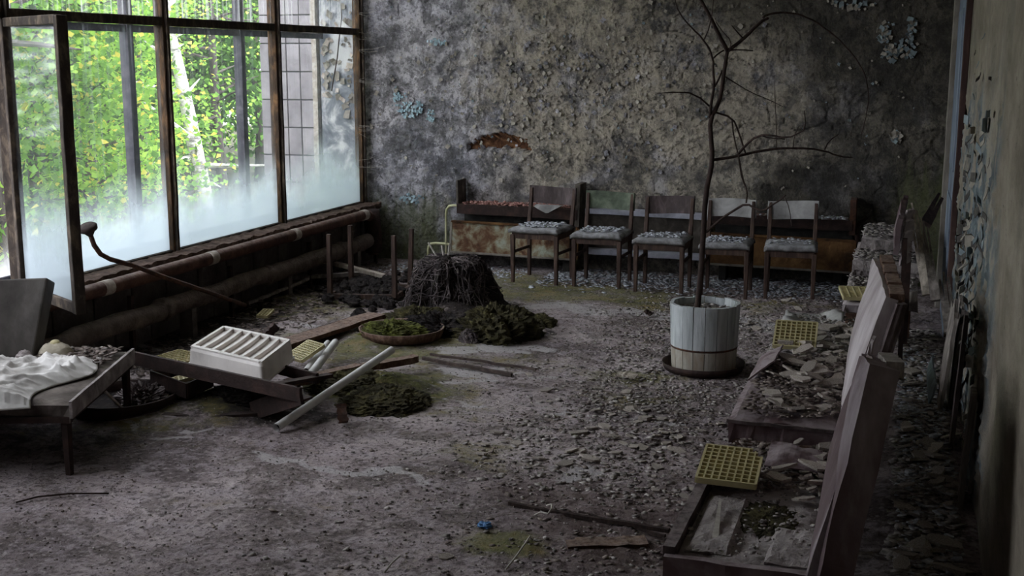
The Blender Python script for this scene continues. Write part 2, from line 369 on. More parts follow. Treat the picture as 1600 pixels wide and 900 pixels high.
def _obj(name, me, mats, smooth, bevel, auto=False):
    o = bpy.data.objects.new(name, me); COL.objects.link(o)
    for m in (mats if isinstance(mats, (list, tuple)) else [mats]): me.materials.append(MT[m] if isinstance(m, str) else m)
    if smooth: me.polygons.foreach_set('use_smooth', [True] * len(me.polygons))
    if bevel:
        md = o.modifiers.new('bevel', 'BEVEL'); md.width = bevel; md.segments = 2; md.limit_method = 'ANGLE'
    return o
def tag(o, label=None, cat=None, group=None, kind=None):
    if label: o['label'] = label
    if cat: o['category'] = cat
    if group: o['group'] = group
    if kind: o['kind'] = kind
    return o
def thing(name, label, cat, loc=(0, 0, 0), rz=0, group=None, kind=None):
    o = bpy.data.objects.new(name, None); o.empty_display_size = 0.1
    COL.objects.link(o); o.location = loc; o.rotation_euler = (0, 0, rz)
    return tag(o, label, cat, group, kind)
def part(name, b, m, parent, world=True, smooth=False, bevel=0, label=None, kind=None):
    """a mesh under its thing; world=True: built in room coordinates (parent unrotated)"""
    org = Vector((0, 0, 0))
    if world:
        p = parent
        while p is not None: org = org + Vector(p.location); p = p.parent
    o = _obj(name, b.mesh(name, org), m, smooth, bevel); o.parent = parent
    return tag(o, label, None, None, kind)
def solo(name, b, m, label, cat, group=None, kind=None, smooth=False, bevel=0):
    a = np.array(b.v); org = ((a[:, 0].min() + a[:, 0].max()) / 2, (a[:, 1].min() + a[:, 1].max()) / 2, a[:, 2].min())
    o = _obj(name, b.mesh(name, org), m, smooth, bevel); o.location = org
    return tag(o, label, cat, group, kind)
def struct(name, b, m, parent=None, smooth=False, bevel=0, label=None):
    if parent: return part(name, b, m, parent, True, smooth, bevel, label)
    o = _obj(name, b.mesh(name), m, smooth, bevel); return tag(o, label, None, None, 'structure')
def gridmesh(name, V, nu, nv, mats, mask=None, fm=None, smooth=True, keep=None):
    """V: (nu*nv,3) array, row-major in u"""
    i = np.arange((nu - 1) * (nv - 1)); a = (i // (nv - 1)) * nv + i % (nv - 1)
    Fq = np.stack([a, a + nv, a + nv + 1, a + 1], 1)
    if keep is not None: Fq = Fq[keep]
    me = bpy.data.meshes.new(name); me.vertices.add(len(V)); me.vertices.foreach_set('co', V.astype(np.float32).ravel())
    n = len(Fq); me.loops.add(n * 4); me.loops.foreach_set('vertex_index', Fq.ravel().astype(np.int32))
    me.polygons.add(n); me.polygons.foreach_set('loop_start', np.arange(0, n * 4, 4, dtype=np.int32)); me.polygons.foreach_set('loop_total', np.full(n, 4, dtype=np.int32))
    if fm is not None: me.polygons.foreach_set('material_index', fm.astype(np.int32))
    me.update(calc_edges=True); me.validate()
    if mask is not None:
        at = me.color_attributes.new('mask', 'FLOAT_COLOR', 'POINT'); at.data.foreach_set('color', mask.astype(np.float32).ravel())
    return _obj(name, me, mats, smooth, 0)

# ================================================================== THE SETTING
XL, XR, YB, YF, ZC = -4.9, 0.36, 10.8, -1.4, 3.45

# ---- floor relief
MOUNDS = [(-3.2, 8.55, 0.62, 0.13), (-2.75, 8.05, 0.42, 0.08), (-3.45, 7.55, 0.45, 0.05), (-2.9, 6.35, 0.45, 0.09), (-3.6, 5.75, 0.6, 0.05),
          (-4.15, 9.15, 0.5, 0.07), (0.2, 5.3, 0.5, 0.08), (0.2, 4.3, 0.6, 0.06), (0.2, 6.5, 0.6, 0.08), (0.2, 8.2, 0.7, 0.10), (-0.7, 9.4, 0.8, 0.05), (-0.5, 7.9, 0.5, 0.07), (-4.6, 8.5, 0.6, 0.05), (-4.7, 9.9, 0.6, 0.05), (-1.2, 4.6, 0.5, 0.015)]
def hf(x, y):
    x = np.asarray(x, float); y = np.asarray(y, float)
    h = (fbm(x * 1.3, y * 1.3, 3, 3) - 0.5) * 0.03 + (fbm(x * 9, y * 9, 3, 8) - 0.5) * 0.014
    rough = sstep(-2.2, -0.6, x) * 0.8 + 0.35 + sstep(9.4, 10.2, y) * 0.4
    f1, f2, c = voronoi(x * 14, y * 14, 5)
    h = h + np.clip((0.42 - f1) * 0.05, 0, 0.03) * (c > 0.62) * rough * 0.7
    for cx, cy, r, a in MOUNDS:
        d = np.hypot(x - cx, y - cy) / r
        h = h + a * sstep(1, 0, d) * (0.6 + 0.8 * fbm(x * 6, y * 6, 3, 21))
    return h
def hz(x, y): return float(hf(np.array([x]), np.array([y]))[0])

def px_path(pts): return [tuple(onZ(x, y, 0.0)[:2]) for x, y in pts]
nu = int((XR + 0.1 - XL + 0.1) / 0.024); nv = int((YB + 0.1 - YF) / 0.024)
gx = np.linspace(XL - 0.1, XR + 0.1, nu); gy = np.linspace(YF, YB + 0.1, nv)
GX, GY = [a.ravel() for a in np.meshgrid(gx, gy, indexing='ij')]
Hh = hf(GX, GY)
def blob(cx, cy, rx, ry): return sstep(1.25, 0.35, np.hypot((GX - cx) / rx, (GY - cy) / ry))
def stroke(pts, w): return sstep(1.3, 0.3, segdist(GX, GY, px_path(pts)) / w)
white = np.zeros_like(GX)
for pts, w in [([(395, 703), (470, 718), (560, 736), (645, 752)], 0.055), ([(700, 578), (760, 584)], 0.12), ([(690, 620), (760, 630)], 0.05), ([(810, 588), (850, 590)], 0.05),
               ([(835, 637), (925, 648), (1010, 655)], 0.045), ([(1000, 655), (1070, 662)], 0.06), ([(205, 668), (218, 672)], 0.05), ([(260, 680), (285, 684)], 0.06), ([(290, 665), (318, 668)], 0.04),
               ([(470, 503), (515, 508)], 0.06), ([(370, 497), (420, 497)], 0.05), ([(210, 545), (290, 552)], 0.10), ([(830, 480), (960, 487), (1050, 492)], 0.20), ([(870, 745), (925, 735)], 0.10),
               ([(640, 330 + 90), (700, 418)], 0.12), ([(130, 640), (165, 650)], 0.07), ([(1150, 500), (1200, 520)], 0.2), ([(700, 545), (860, 545)], 0.16), ([(770, 590), (700, 600)], 0.05)]:
    white = np.maximum(white, stroke(pts, w))
moss = np.zeros_like(GX)
for cx, cy, rx, ry, a in [(-2.7, 9.6, 1.6, 0.55, 1.0), (-3.3, 9.9, 0.7, 0.6, 1.0), (-1.6, 9.4, 1.2, 0.4, 0.7), (-3.2, 7.4, 0.8, 0.7, 0.9), (-4.0, 7.2, 0.6, 0.7, 0.7), (-2.8, 6.4, 0.6, 0.6, 0.9), (-1.5, 7.1, 0.4, 0.25, 0.9), (-2.3, 7.2, 0.6, 0.3, 0.45),
                          (-1.45, 4.35, 0.22, 0.2, 0.9), (-1.9, 5.4, 0.5, 0.35, 0.5), (-3.8, 5.5, 0.6, 0.6, 0.5), (-2.3, 6.1, 0.5, 0.3, 0.45), (-4.3, 8.4, 0.5, 0.7, 0.6), (-1.35, 6.6, 0.5, 0.25, 0.5)]:
    moss = np.maximum(moss, a * blob(cx, cy, rx, ry))
soil = np.zeros_like(GX)
for cx, cy, rx, ry, a in [(-3.2, 8.6, 0.6, 0.6, 1), (-3.0, 8.1, 0.9, 0.4, 0.8), (-4.15, 9.15, 0.55, 0.4, 1), (-4.0, 8.7, 0.5, 0.3, 0.8), (-3.5, 5.75, 0.75, 0.35, 0.9), (-2.9, 6.3, 0.55, 0.4, 0.9), (-4.7, 8.0, 0.5, 2.5, 0.8), (-4.0, 5.0, 0.7, 0.5, 0.5)]:
    soil = np.maximum(soil, a * blob(cx, cy, rx, ry))
rust = np.zeros_like(GX)
for cx, cy, rx, ry, a in [(-1.0, 4.7, 0.6, 0.7, 1), (-1.4, 4.95, 0.45, 0.3, 0.8), (-2.6, 3.6, 1.3, 0.35, 0.25), (-0.9, 5.6, 0.25, 0.5, 0.6), (-2.8, 9.7, 0.4, 0.2, 0.7)]:
    rust = np.maximum(rust, a * blob(cx, cy, rx, ry))
t = NT('rubble_dusted_concrete')
co = t.n('ShaderNodeTexCoord').outputs['Object']
msk = t.n('ShaderNodeAttribute', {'attribute_name': 'mask'})
sp = t.n('ShaderNodeSeparateColor', _0=msk.outputs['Color'])
n1 = t.noise(co, 1.1, 8, 0.62, 0.5); n2 = t.noise(co, 7, 8, 0.7); n3 = t.noise(co, 34, 6, 0.7); n4 = t.noise(co, 2.6, 8, 0.7, 0.8)
c = t.ramp(n1, [(0.40, lin((98, 87, 87))), (0.5, lin((144, 131, 131))), (0.60, lin((172, 159, 159)))])
c = t.mix(t.math('MULTIPLY', t.step(n2, 0.48, 0.60), 0.55), c, lin((168, 157, 161)))
c = t.mix(t.math('MULTIPLY', t.step(n4, 0.50, 0.58), 0.60), c, lin((78, 68, 62)))
c = t.mix(t.math('MULTIPLY', t.step(n3, 0.52, 0.60), 0.65), c, lin((60, 53, 50)))
c = t.mix(t.math('MULTIPLY', t.step(n3, 0.45, 0.38), 0.5), c, lin((172, 163, 160)))
def brk(ch, s=0.85, lo=0.42, hi=0.62, nz=None):
    return t.step(t.math('ADD', t.math('MULTIPLY', ch, s), t.math('MULTIPLY', t.math('SUBTRACT', nz or n2, 0.5), 2.4)), lo, hi)
mossn = t.noise(co, 4.5, 8, 0.7)
c = t.mix(t.math('MULTIPLY', brk(sp.outputs[2], 0.9, 0.25, 0.7), 0.9), c, lin((38, 32, 30)))
c = t.mix(t.math('MULTIPLY', brk(msk.outputs['Alpha'], 0.8, 0.1, 0.9), 0.7), c, lin((70, 52, 46)))
mcol = t.ramp(mossn, [(0.35, lin((56, 56, 32))), (0.52, lin((98, 98, 54))), (0.66, lin((128, 112, 68)))])
c = t.mix(t.math('MULTIPLY', brk(sp.outputs[1], 0.8, 0.15, 0.8, mossn), 0.75), c, mcol)
c = t.mix(t.math('MULTIPLY', brk(sp.outputs[0], 0.62, 0.30, 0.60, t.math('MULTIPLY', t.math('ADD', n2, n4), 0.5)), 0.8), c, lin((170, 164, 164)))
bmp = t.math('ADD', t.math('MULTIPLY', n2, 0.6), t.math('MULTIPLY', n3, 0.5))
MT['floor'] = t.finish(c, 0.9, bmp, 1.0, 0.07, 0.25)
fl = gridmesh('floor', np.stack([GX, GY, Hh], 1), nu, nv, 'floor', np.stack([white, moss, soil, rust], 1))
tag(fl, 'grey concrete floor under dust, moss and rubble', None, None, 'structure')

# ---- back wall: peeling paint relief with a broken hole
st = 0.0115
nu = int((XR + 0.2 + 5.05) / st); nv = int((ZC + 0.05) / st)
wx = np.linspace(-5.05, XR + 0.15, nu); wz = np.linspace(-0.05, ZC, nv)
WX, WZ = [a.ravel() for a in np.meshgrid(wx, wz, indexing='ij')]
wxw = WX + (fbm(WX * 5, WZ * 5, 3, 40) - 0.5) * 0.16; wzw = WZ + (fbm(WX * 5, WZ * 5, 3, 44) - 0.5) * 0.16
f1, f2, cid = voronoi(wxw * 11, wzw * 9, 12)
g1, g2, gid = voronoi(wxw * 4.2, wzw * 3.6, 52)
zone = sstep(-4.3, -3.4, WX) * (1 - 0.75 * sstep(-1.9, -0.6, WX)) * sstep(0.85, 1.15, WZ)
zone = np.clip(zone * 1.1 + (fbm(WX * 1.6, WZ * 1.6, 4, 60) - 0.5) * 1.3, 0, 1)
present = sstep(0.30, 0.36, zone * 0.75 + cid * 0.45 - 0.22)
edge = f2 - f1
curl = np.exp(-edge / 0.07) * present * sstep(0.45, 0.7, cid)
crack = np.exp(-(g2 - g1) / 0.03) * (gid > 0.45) * (fbm(WX * 2, WZ * 2, 2, 70) > 0.46)
disp = (fbm(WX * 0.8, WZ * 0.8, 3, 61) - 0.5) * 0.03 + (fbm(WX * 6, WZ * 6, 4, 62) - 0.5) * 0.010 + present * 0.004 + curl * 0.022 * np.clip(zone * 1.4, 0, 1) - crack * 0.018
hole_c = (WX + 3.60) / 0.31; hz_ = (WZ - 1.165 + 0.05 * hole_c ** 2 * 1.2) / (0.068 + 0.03 * (fbm(WX * 9, WZ * 0 + 3, 3, 71) - 0.5))
holem = ((np.abs(hole_c) ** 4 + hz_ ** 2 + (fbm(WX * 14, WZ * 14, 3, 72) - 0.5) * 2.2) < 0.9)
disp = np.where(holem, -0.07 + (fbm(WX * 16, WZ * 30, 3, 73) - 0.5) * 0.06, disp)
green = np.clip(sstep(-3.6, -4.5, WX) * sstep(0.95, 0.35, WZ) * 1.0 + sstep(-0.35, 0.1, WX) * sstep(1.5, 0.7, WZ) * 0.85 + 0.35 * np.exp(-((WX + 2.3) / 0.25) ** 2) * sstep(1.3, 0.5, WZ), 0, 1)
mould_falloff = np.clip(sstep(1.2, 0.7, WZ) * sstep(-1.5, -0.9, WX) * sstep(-0.2, -0.5, WX) + sstep(-1.7, -0.2, WX) * 0.75 + sstep(-3.1, -1.2, WX) * sstep(1.4, 2.6, WZ) * 0.9 + 0.5 * sstep(0.5, 0.0, WZ), 0, 1)  # mould, plus the light's falloff to the right painted in as darkening
cool = sstep(-3.0, -4.1, WX)
V = np.stack([WX, YB - disp, WZ], 1)
i_ = np.arange((nu - 1) * (nv - 1)); a_ = (i_ // (nv - 1)) * nv + i_ % (nv - 1)
fm = (holem[a_] & holem[a_ + nv + 1]).astype(int)
t = NT('peeling_wall_paint')
co = t.n('ShaderNodeTexCoord').outputs['Object']
msk = t.n('ShaderNodeAttribute', {'attribute_name': 'mask'}); sp = t.n('ShaderNodeSeparateColor', _0=msk.outputs['Color'])
n1 = t.noise(co, 1.3, 9, 0.7, 0.1); n2 = t.noise(co, 6, 8, 0.7, 0.0); n3 = t.noise(co, 30, 6, 0.7); drip = t.noise(t.n('ShaderNodeMapping', Vector=co, Scale=(7, 1, 0.5)).outputs[0], 2.2, 6, 0.65)
tone = t.noise(co, 2.8, 10, 0.74, 0.0); hue = t.noise(co, 1.9, 6, 0.6, 0.4); sm = t.noise(co, 8.5, 9, 0.74, 0.0)
ca = t.math('ADD', t.math('MULTIPLY', msk.outputs['Alpha'], 0.8), t.math('MULTIPLY', t.step(hue, 0.5, 0.62), 0.55), True)
dk = t.mix(ca, lin((84, 80, 75)), lin((88, 87, 92)))
lt = t.mix(ca, lin((156, 147, 133)), lin((168, 164, 170)))
c = t.mix(t.step(tone, 0.38, 0.60), dk, lt)
c = t.mix(t.math('MULTIPLY', t.step(sm, 0.47, 0.55), 0.6), c, lin((64, 62, 61)))
c = t.mix(t.math('MULTIPLY', t.step(sm, 0.42, 0.34), 0.5), c, lin((156, 150, 146)))
c = t.mix(t.math('MULTIPLY', sp.outputs[0], t.math('MULTIPLY', t.step(n2, 0.40, 0.56), 0.6)), c, lin((164, 153, 137)))
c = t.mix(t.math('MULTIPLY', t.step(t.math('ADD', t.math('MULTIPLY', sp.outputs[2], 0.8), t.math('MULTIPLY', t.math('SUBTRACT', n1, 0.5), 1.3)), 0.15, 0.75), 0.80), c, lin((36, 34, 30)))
gd = t.step(t.math('ADD', t.math('MULTIPLY', sp.outputs[1], 0.8), t.math('MULTIPLY', t.math('SUBTRACT', drip, 0.5), 1.3)), 0.25, 0.8)
c = t.mix(t.math('MULTIPLY', gd, 0.7), c, lin((84, 88, 58)))
c = t.mix(t.math('MULTIPLY', t.step(n3, 0.52, 0.62), 0.5), c, lin((54, 52, 50)))
c = t.mix(t.math('MULTIPLY', t.step(drip, 0.56, 0.72), 0.35), c, lin((60, 59, 58)))
MT['wallpaint'] = t.finish(c, 0.92, t.math('ADD', n2, t.math('MULTIPLY', n3, 0.6)), 0.9, 0.05, 0.2)
wb = gridmesh('wall_back', V, nu, nv, ['wallpaint', 'brick'], np.stack([np.clip(present * zone * 1.2, 0, 1), green, np.clip(mould_falloff + crack * 0.8, 0, 1), cool], 1), fm)
tag(wb, 'grey back wall with peeling cracked paint and a broken hole', None, None, 'structure')

# curled paint flakes stuck to a wall (flat pieces with a lifted edge)
def flakes(name, n, place, size, mats, parent, seed, out=(0, -1, 0), up=(0, 0, 1), label=None):
    rg = random.Random(seed); b = B(); out = Vector(out); up = Vector(up); side = up.cross(out).normalized()
    for _ in range(n):
        p = place(rg)
        if p is None: continue
        p = Vector(p); s = rg.uniform(*size); ang = rg.uniform(0, 2 * PI); lift = rg.uniform(0.2, 1.0)
        d1 = side * math.cos(ang) + up * math.sin(ang); d2 = -side * math.sin(ang) + up * math.cos(ang)
        a = rg.uniform(0.5, 1.1)
        vs = []
        for i in range(3):
            for j in range(3):
                u = i / 2 - 0.5; v = (j / 2 - 0.5) * a
                k = 1 - 0.35 * rg.random() if (i != 1 or j != 1) else 1
                vs.append(p + (d1 * u + d2 * v) * s * k + out * (0.004 + lift * s * 0.55 * (u + 0.5) ** 2))
        b.add(vs, [(i * 3 + j, (i + 1) * 3 + j, (i + 1) * 3 + j + 1, i * 3 + j + 1) for i in range(2) for j in range(2)], rg.randrange(len(mats)))
    o = part(name, b, mats, parent, True, False, 0, label, 'stuff')
    md = o.modifiers.new('thickness', 'SOLIDIFY'); md.thickness = 0.003
    return o
def wallpt(x, y): q = onY(x, y, YB); return q
def cluster(pts):
    def f(rg):
        x, y, r, ry = rg.choice(pts); a = rg.uniform(0, 2 * PI); k = math.sqrt(rg.random())
        q = onY(x + r * k * math.cos(a), y + ry * k * math.sin(a), YB); q.y = YB - 0.012; return q
    return f
flakes('blue_flakes', 190, cluster([(630, 160, 14, 16), (640, 175, 18, 10), (655, 168, 8, 10), (622, 150, 6, 12), (675, 180, 6, 10), (683, 66, 16, 5), (645, 310, 20, 8)]), (0.014, 0.034), ['flake_cyan', 'flake_cyan'], wb, 1, label='curled blue-grey paint flakes')
flakes('dark_corner_flakes', 170, cluster([(1400, 60, 22, 20), (1415, 75, 20, 22), (1390, 85, 12, 12), (1330, 8, 40, 8), (1400, 215, 8, 10), (1380, 50, 8, 16), (1425, 45, 6, 20)]), (0.02, 0.055), ['flake_blue', 'flake_warm'], wb, 2, label='curled grey paint flakes')
flakes('beige_flakes', 700, lambda rg: (lambda q: None if q.z > 2.8 else (q.x, YB - 0.014, q.z))(onY(rg.gauss(890, 130), rg.gauss(140, 65), YB)), (0.015, 0.05), ['flake_warm', 'flake_warm', 'wallpaint'], wb, 3, label='curled beige paint flakes')
flakes('scattered_flakes', 160, lambda rg: (lambda q: None if q.z > 2.8 else (q.x, YB - 0.014, q.z))(onY(rg.uniform(590, 1460), rg.uniform(0, 330), YB)), (0.01, 0.03), ['flake_warm', 'flake_blue'], wb, 4)
# hanging edge of rotten lath in the hole
b = B()
for k in range(9):
    x = -3.86 + k * 0.062; zt = 1.165 + 0.05 - 0.06 * ((x + 3.6) / 0.31) ** 2
    b.bar((x, YB - 0.004, zt + random.uniform(0, 0.03)), (x + random.uniform(0.03, 0.09), YB + 0.02, zt - random.uniform(0.0, 0.03)), 0.02, 0.012, jit=0.003)
part('rotten_lath', b, 'brick', wb, label='rotten brown lath showing in the hole')

# ---- left wall below and above the windows
MULL = [2.7, 4.3, 5.9, 7.5, 9.1, 10.72]
ZS, ZM, ZT = 0.54, 2.17, 3.36
b = B(); b.box((XL - 0.09, (YF + YB) / 2, 0.2), (0.18, YB - YF + 0.1, 0.56)); b.box((XL - 0.08, (YF + YB) / 2, 3.44), (0.2, YB - YF + 0.1, 0.14))
b.box((-5.1, (YF + 2.66) / 2, 1.7), (0.2, 2.66 - YF, 3.45))
wl = struct('wall_left', b, 'underwall', label='grimy parapet wall below the windows')
b = B()
for k in range(28):      # rough concrete blocks of the parapet, joints recessed
    y0 = 5.2 + k * 0.4
    if y0 > 10.5: break
    for r in range(2):
        yy = y0 + (0.2 if r else 0)
        s_ = part('block', B().box((XL + 0.012, yy, 0.12 + r * 0.22), (0.05, 0.385, 0.205), (random.uniform(-.01, .01), random.uniform(-.02, .02), 0)), 'underwall', wl, bevel=0.008)
nb = 60
b = B()
def sillf(u, v):
    y = -1.0 + 11.75 * u; x = -5.06 + 0.26 * v
    return Vector((x, y, 0.505 + 0.03 * (float(fbm([x * 16], [y * 16], 3, 5)[0]) - 0.5)))
b.sheet(sillf, 400, 8, 0.05)
struct('trim_1', b, 'sill', label='crumbling brown window sill')
b = B(); b.box((-5.26, 4.7, 0.46), (0.36, 12.2, 0.10)); b.box((-5.3, 4.7, 0.1), (0.3, 12.2, 0.64))
struct('trim_2', b, 'reveal', label='ledge between the inner and outer glazing')

# ---- inner windows
def pane(name, y0, y1, z0, z1, x, parent, m):
    return part(name, B().box((x, (y0 + y1) / 2, (z0 + z1) / 2), (0.004, y1 - y0, z1 - z0)), m, parent)
XW = -5.0
wn = 0
for i in range(len(MULL) - 1):
    y0, y1 = MULL[i], MULL[i + 1]; wn += 1
    w = thing('window_%d' % wn, 'tall inner window bay with dusty glass', None, (XW, y0, ZS), kind='structure')
    del w['label']
    part('mullion', B().bar((XW, y1, ZS - 0.03), (XW, y1, ZT + 0.05), 0.075, 0.07, seg=16, jit=0.002), 'frame_rust' if i >= 2 else 'frame', w, bevel=0.006)
    part('mullion_cover', B().bar((XW + 0.045, y1, ZS - 0.02), (XW + 0.045, y1, ZT + 0.02), 0.03, 0.024, seg=14, jit=0.002), 'frame', w)
    part('bottom_rail', B().box((XW, (y0 + y1) / 2, ZS), (0.07, y1 - y0 - 0.07, 0.05)), 'frame', w, bevel=0.006)
    part('middle_rail', B().bar((XW, y0 + 0.035, ZM), (XW, y1 - 0.035, ZM), 0.075, 0.06, seg=10, jit=0.0015), 'frame', w, bevel=0.006)
    part('top_rail', B().box((XW, (y0 + y1) / 2, ZT), (0.07, y1 - y0 - 0.07, 0.06)), 'frame', w, bevel=0.006)
    pane('pane', y0 + 0.035, y1 - 0.035, ZM + 0.03, ZT - 0.03, XW, w, 'glass_up')
    if i == 1:
        part('mullion', B().bar((XW, 5.0, ZS), (XW, 5.0, ZM), 0.06, 0.06), 'frame', w, bevel=0.006)
        pane('pane', y0 + 0.035, 4.97, ZS + 0.025, ZM - 0.03, XW, w, 'glass')
        # sash swung into the room
        hp = Vector((-4.95, 5.87, 0)); fp = Vector((-4.24, 5.45, 0)); d = (fp - hp)
        sb = B()
        def at(u, z): q = hp + d * u; return Vector((q.x, q.y, z))
        z0, z1 = 0.545, 2.135
        sb.bar(at(0.02, z0), at(0.02, z1), 0.055, 0.045, up=d); sb.bar(at(1, z0), at(1, z1), 0.06, 0.05, up=d, seg=10, jit=0.0015)
        sb.bar(at(0.05, z0 + 0.03), at(0.97, z0 + 0.03), 0.045, 0.06); sb.bar(at(0.05, z1 - 0.02), at(0.97, z1 - 0.02), 0.045, 0.05)
        sh = part('sash', sb, 'frame', w, bevel=0.005, label='casement sash swung open into the room')
        pb = B(); nrm = d.normalized().cross(Vector((0, 0, 1)))
        vs = []
        for o_ in (-0.002, 0.002):
            for u, z in ((0.06, z0 + 0.06), (0.96, z0 + 0.06), (0.96, z1 - 0.045), (0.06, z1 - 0.045)): vs.append(at(u, z) + nrm * o_)
        pb.add(vs, [(0, 1, 2, 3), (7, 6, 5, 4), (0, 4, 5, 1), (1, 5, 6, 2), (2, 6, 7, 3), (3, 7, 4, 0)])
        part('pane', pb, 'glass', sh)
    else:
        pane('pane', y0 + 0.035, y1 - 0.035, ZS + 0.025, ZM - 0.03, XW, w, 'glass')
# ---- outer glazing
XO = -5.4
OM = [10.78, 9.23, 7.66, 6.09, 4.52, 2.72]
for i in range(len(OM) - 1):
    y1, y0 = OM[i], OM[i + 1]; wn += 1
    w = thing('window_%d' % wn, None, None, (XO, y0, 0.5), kind='structure')
    part('mullion', B().bar((XO, y0, 0.45), (XO, y0, 3.4), 0.07, 0.07, seg=8, jit=0.001), 'bar', w)
    part('bottom_rail', B().box((XO, (y0 + y1) / 2, 0.53), (0.05, y1 - y0 - 0.07, 0.05)), 'bar', w)
    part('middle_rail', B().box((XO, (y0 + y1) / 2, 2.13), (0.05, y1 - y0 - 0.07, 0.05)), 'bar', w)
    part('top_rail', B().box((XO, (y0 + y1) / 2, 3.37), (0.05, y1 - y0 - 0.07, 0.05)), 'bar', w)
    pane('pane', y0 + 0.035, y1 - 0.035, 0.555, 2.105, XO, w, 'glass_out')
    pane('pane', y0 + 0.035, y1 - 0.035, 2.155, 3.345, XO, w, 'glass_out')

# ---- outside end wall with tile cladding, reveal with peeling plaster
b = B(); b.box((-5.56, YB + 0.12, 1.2), (1.06, 0.2, 4.4))
wo = struct('wall_outside', b, 'grout', label='tile-clad outer wing wall')
part('reveal', B().box((-5.235, YB + 0.005, 1.8), (0.39, 0.04, 2.6)), 'reveal', wo)
part('corner_strip', B().bar((-5.48, YB - 0.02, -0.8), (-5.48, YB - 0.02, 3.3), 0.05, 0.06, seg=20, jit=0.003), 'band', wo)
tme = None
for cix in range(4):
    for r in range(14):
        x = -5.585 - cix * 0.145; z = -0.5 + r * 0.27
        if tme is None:
            to = part('tile', B().box((0, 0, 0), (0.135, 0.03, 0.258)), 'tile', wo, world=False, bevel=0.004); tme = to
        else:
            to = tme.copy(); COL.objects.link(to); to.parent = wo
        to.location = (x, YB + 0.01 + random.uniform(-0.003, 0.003), z)
flakes('reveal_flakes', 60, lambda rg: (rg.uniform(-5.4, -5.08), YB - 0.018, rg.gauss(1.9, 0.35)), (0.03, 0.09), ['flake_warm', 'band'], wo, 9)

# ---- right wall, front wall, ceiling
st = 0.02
ny = int((YB - YF) / st); nz = int(ZC / st)
wy = np.linspace(YF, YB, ny); wz = np.linspace(-0.02, ZC, nz)
WY, WZ = [a.ravel() for a in np.meshgrid(wy, wz, indexing='ij')]
f1, f2, cid = voronoi((WY + (fbm(WY * 4, WZ * 4, 3, 5) - .5) * .3) * 6, WZ * 4, 81)
pz = sstep(4.9, 5.4, WY + (fbm(WY * 3, WZ * 3, 3, 82) - 0.5) * 1.0) * sstep(2.0, 1.4, WZ + (fbm(WY * 3, WZ * 3, 3, 83) - 0.5) * 1.0)
disp = (fbm(WY * 2, WZ * 2, 4, 84) - 0.5) * 0.02 + pz * (cid > 0.4) * 0.012 + pz * np.exp(-(f2 - f1) / 0.08) * 0.02 * cid
V = np.stack([XR - disp, WY, WZ], 1)
t = NT('beige_wall_plaster')
co = t.n('ShaderNodeTexCoord').outputs['Object']
msk = t.n('ShaderNodeAttribute', {'attribute_name': 'mask'}); sp = t.n('ShaderNodeSeparateColor', _0=msk.outputs['Color'])
n1 = t.noise(co, 2, 8, 0.66, 0.5); n2 = t.noise(t.n('ShaderNodeMapping', Vector=co, Scale=(1.6, 0.45, 0.9)).outputs[0], 4, 8, 0.72); n3 = t.noise(t.n('ShaderNodeMapping', Vector=co, Scale=(1, 0.35, 1)).outputs[0], 26, 6, 0.7)
c = t.ramp(n2, [(0.3, lin((84, 76, 66))), (0.52, lin((112, 104, 92))), (0.7, lin((130, 122, 110)))])
c = t.mix(t.math('MULTIPLY', t.step(n1, 0.5, 0.68), 0.5), c, lin((92, 88, 80)))
fk = t.ramp(t.noise(co, 5, 6, 0.6), [(0.42, lin((124, 119, 110))), (0.5, lin((88, 96, 99))), (0.58, lin((68, 74, 77)))])
c = t.mix(t.math('MULTIPLY', sp.outputs[0], t.step(n1, 0.34, 0.5)), c, fk)
c = t.mix(t.math('MULTIPLY', t.step(n3, 0.6, 0.7), 0.6), c, lin((60, 55, 48)))
MT['rightwall'] = t.finish(c, 0.9, t.math('ADD', n2, t.math('MULTIPLY', n3, 0.6)), 0.7, 0.02, 0.2)
wr = gridmesh('wall_right', V, ny, nz, 'rightwall', np.stack([pz * (cid > 0.35), cid, pz, pz], 1))
tag(wr, 'beige right wall with blue-grey peeling paint', None, None, 'structure')
flakes('hanging_flakes', 190, lambda rg: (XR - 0.015, rg.uniform(5.5, 7.9), abs(rg.gauss(0.8, 0.5)) + 0.05), (0.03, 0.08), ['flake_blue', 'flake_warm', 'flake_dark', 'flake_dark'], wr, 5, out=(-1, 0, 0), label='hanging curled paint flakes')
b = B(); b.box((-2.3, YF - 0.08, 1.7), (5.6, 0.16, 3.7)); struct('wall_front', b, 'ceil')
b = B(); b.box((-2.3, (YF + YB) / 2, ZC + 0.06), (5.7, YB - YF + 0.3, 0.12)); struct('ceiling', b, 'ceil')
# door and frame in the right wall near the far corner
d1 = thing('door_1', 'grey-blue door leaf standing in the right wall', None, (XR, 8.6, 0), kind='structure')
part('door_leaf', B().box((0.335, 9.25, 1.25), (0.04, 1.15, 2.5)), 'doorleaf', d1, bevel=0.004)
part('door_jamb', B().bar((0.30, 9.95, 0), (0.30, 9.95, 3.3), 0.045, 0.12, seg=16, jit=0.002), 'jamb', d1, bevel=0.005)
part('door_jamb', B().bar((0.32, 10.35, 0), (0.33, 10.35, 3.3), 0.04, 0.06, seg=16, jit=0.002), 'jamb_red', d1, bevel=0.005)
part('door_jamb', B().bar((0.325, 8.55, 0), (0.335, 8.55, 3.3), 0.04, 0.05, seg=16, jit=0.003), 'jamb_red', d1, bevel=0.005)
part('door_panel', B().box((0.312, 9.25, 1.7), (0.012, 0.8, 1.1)), 'doorleaf', d1, bevel=0.003)
part('door_panel', B().box((0.312, 9.25, 0.6), (0.012, 0.8, 0.7)), 'doorleaf', d1, bevel=0.003)

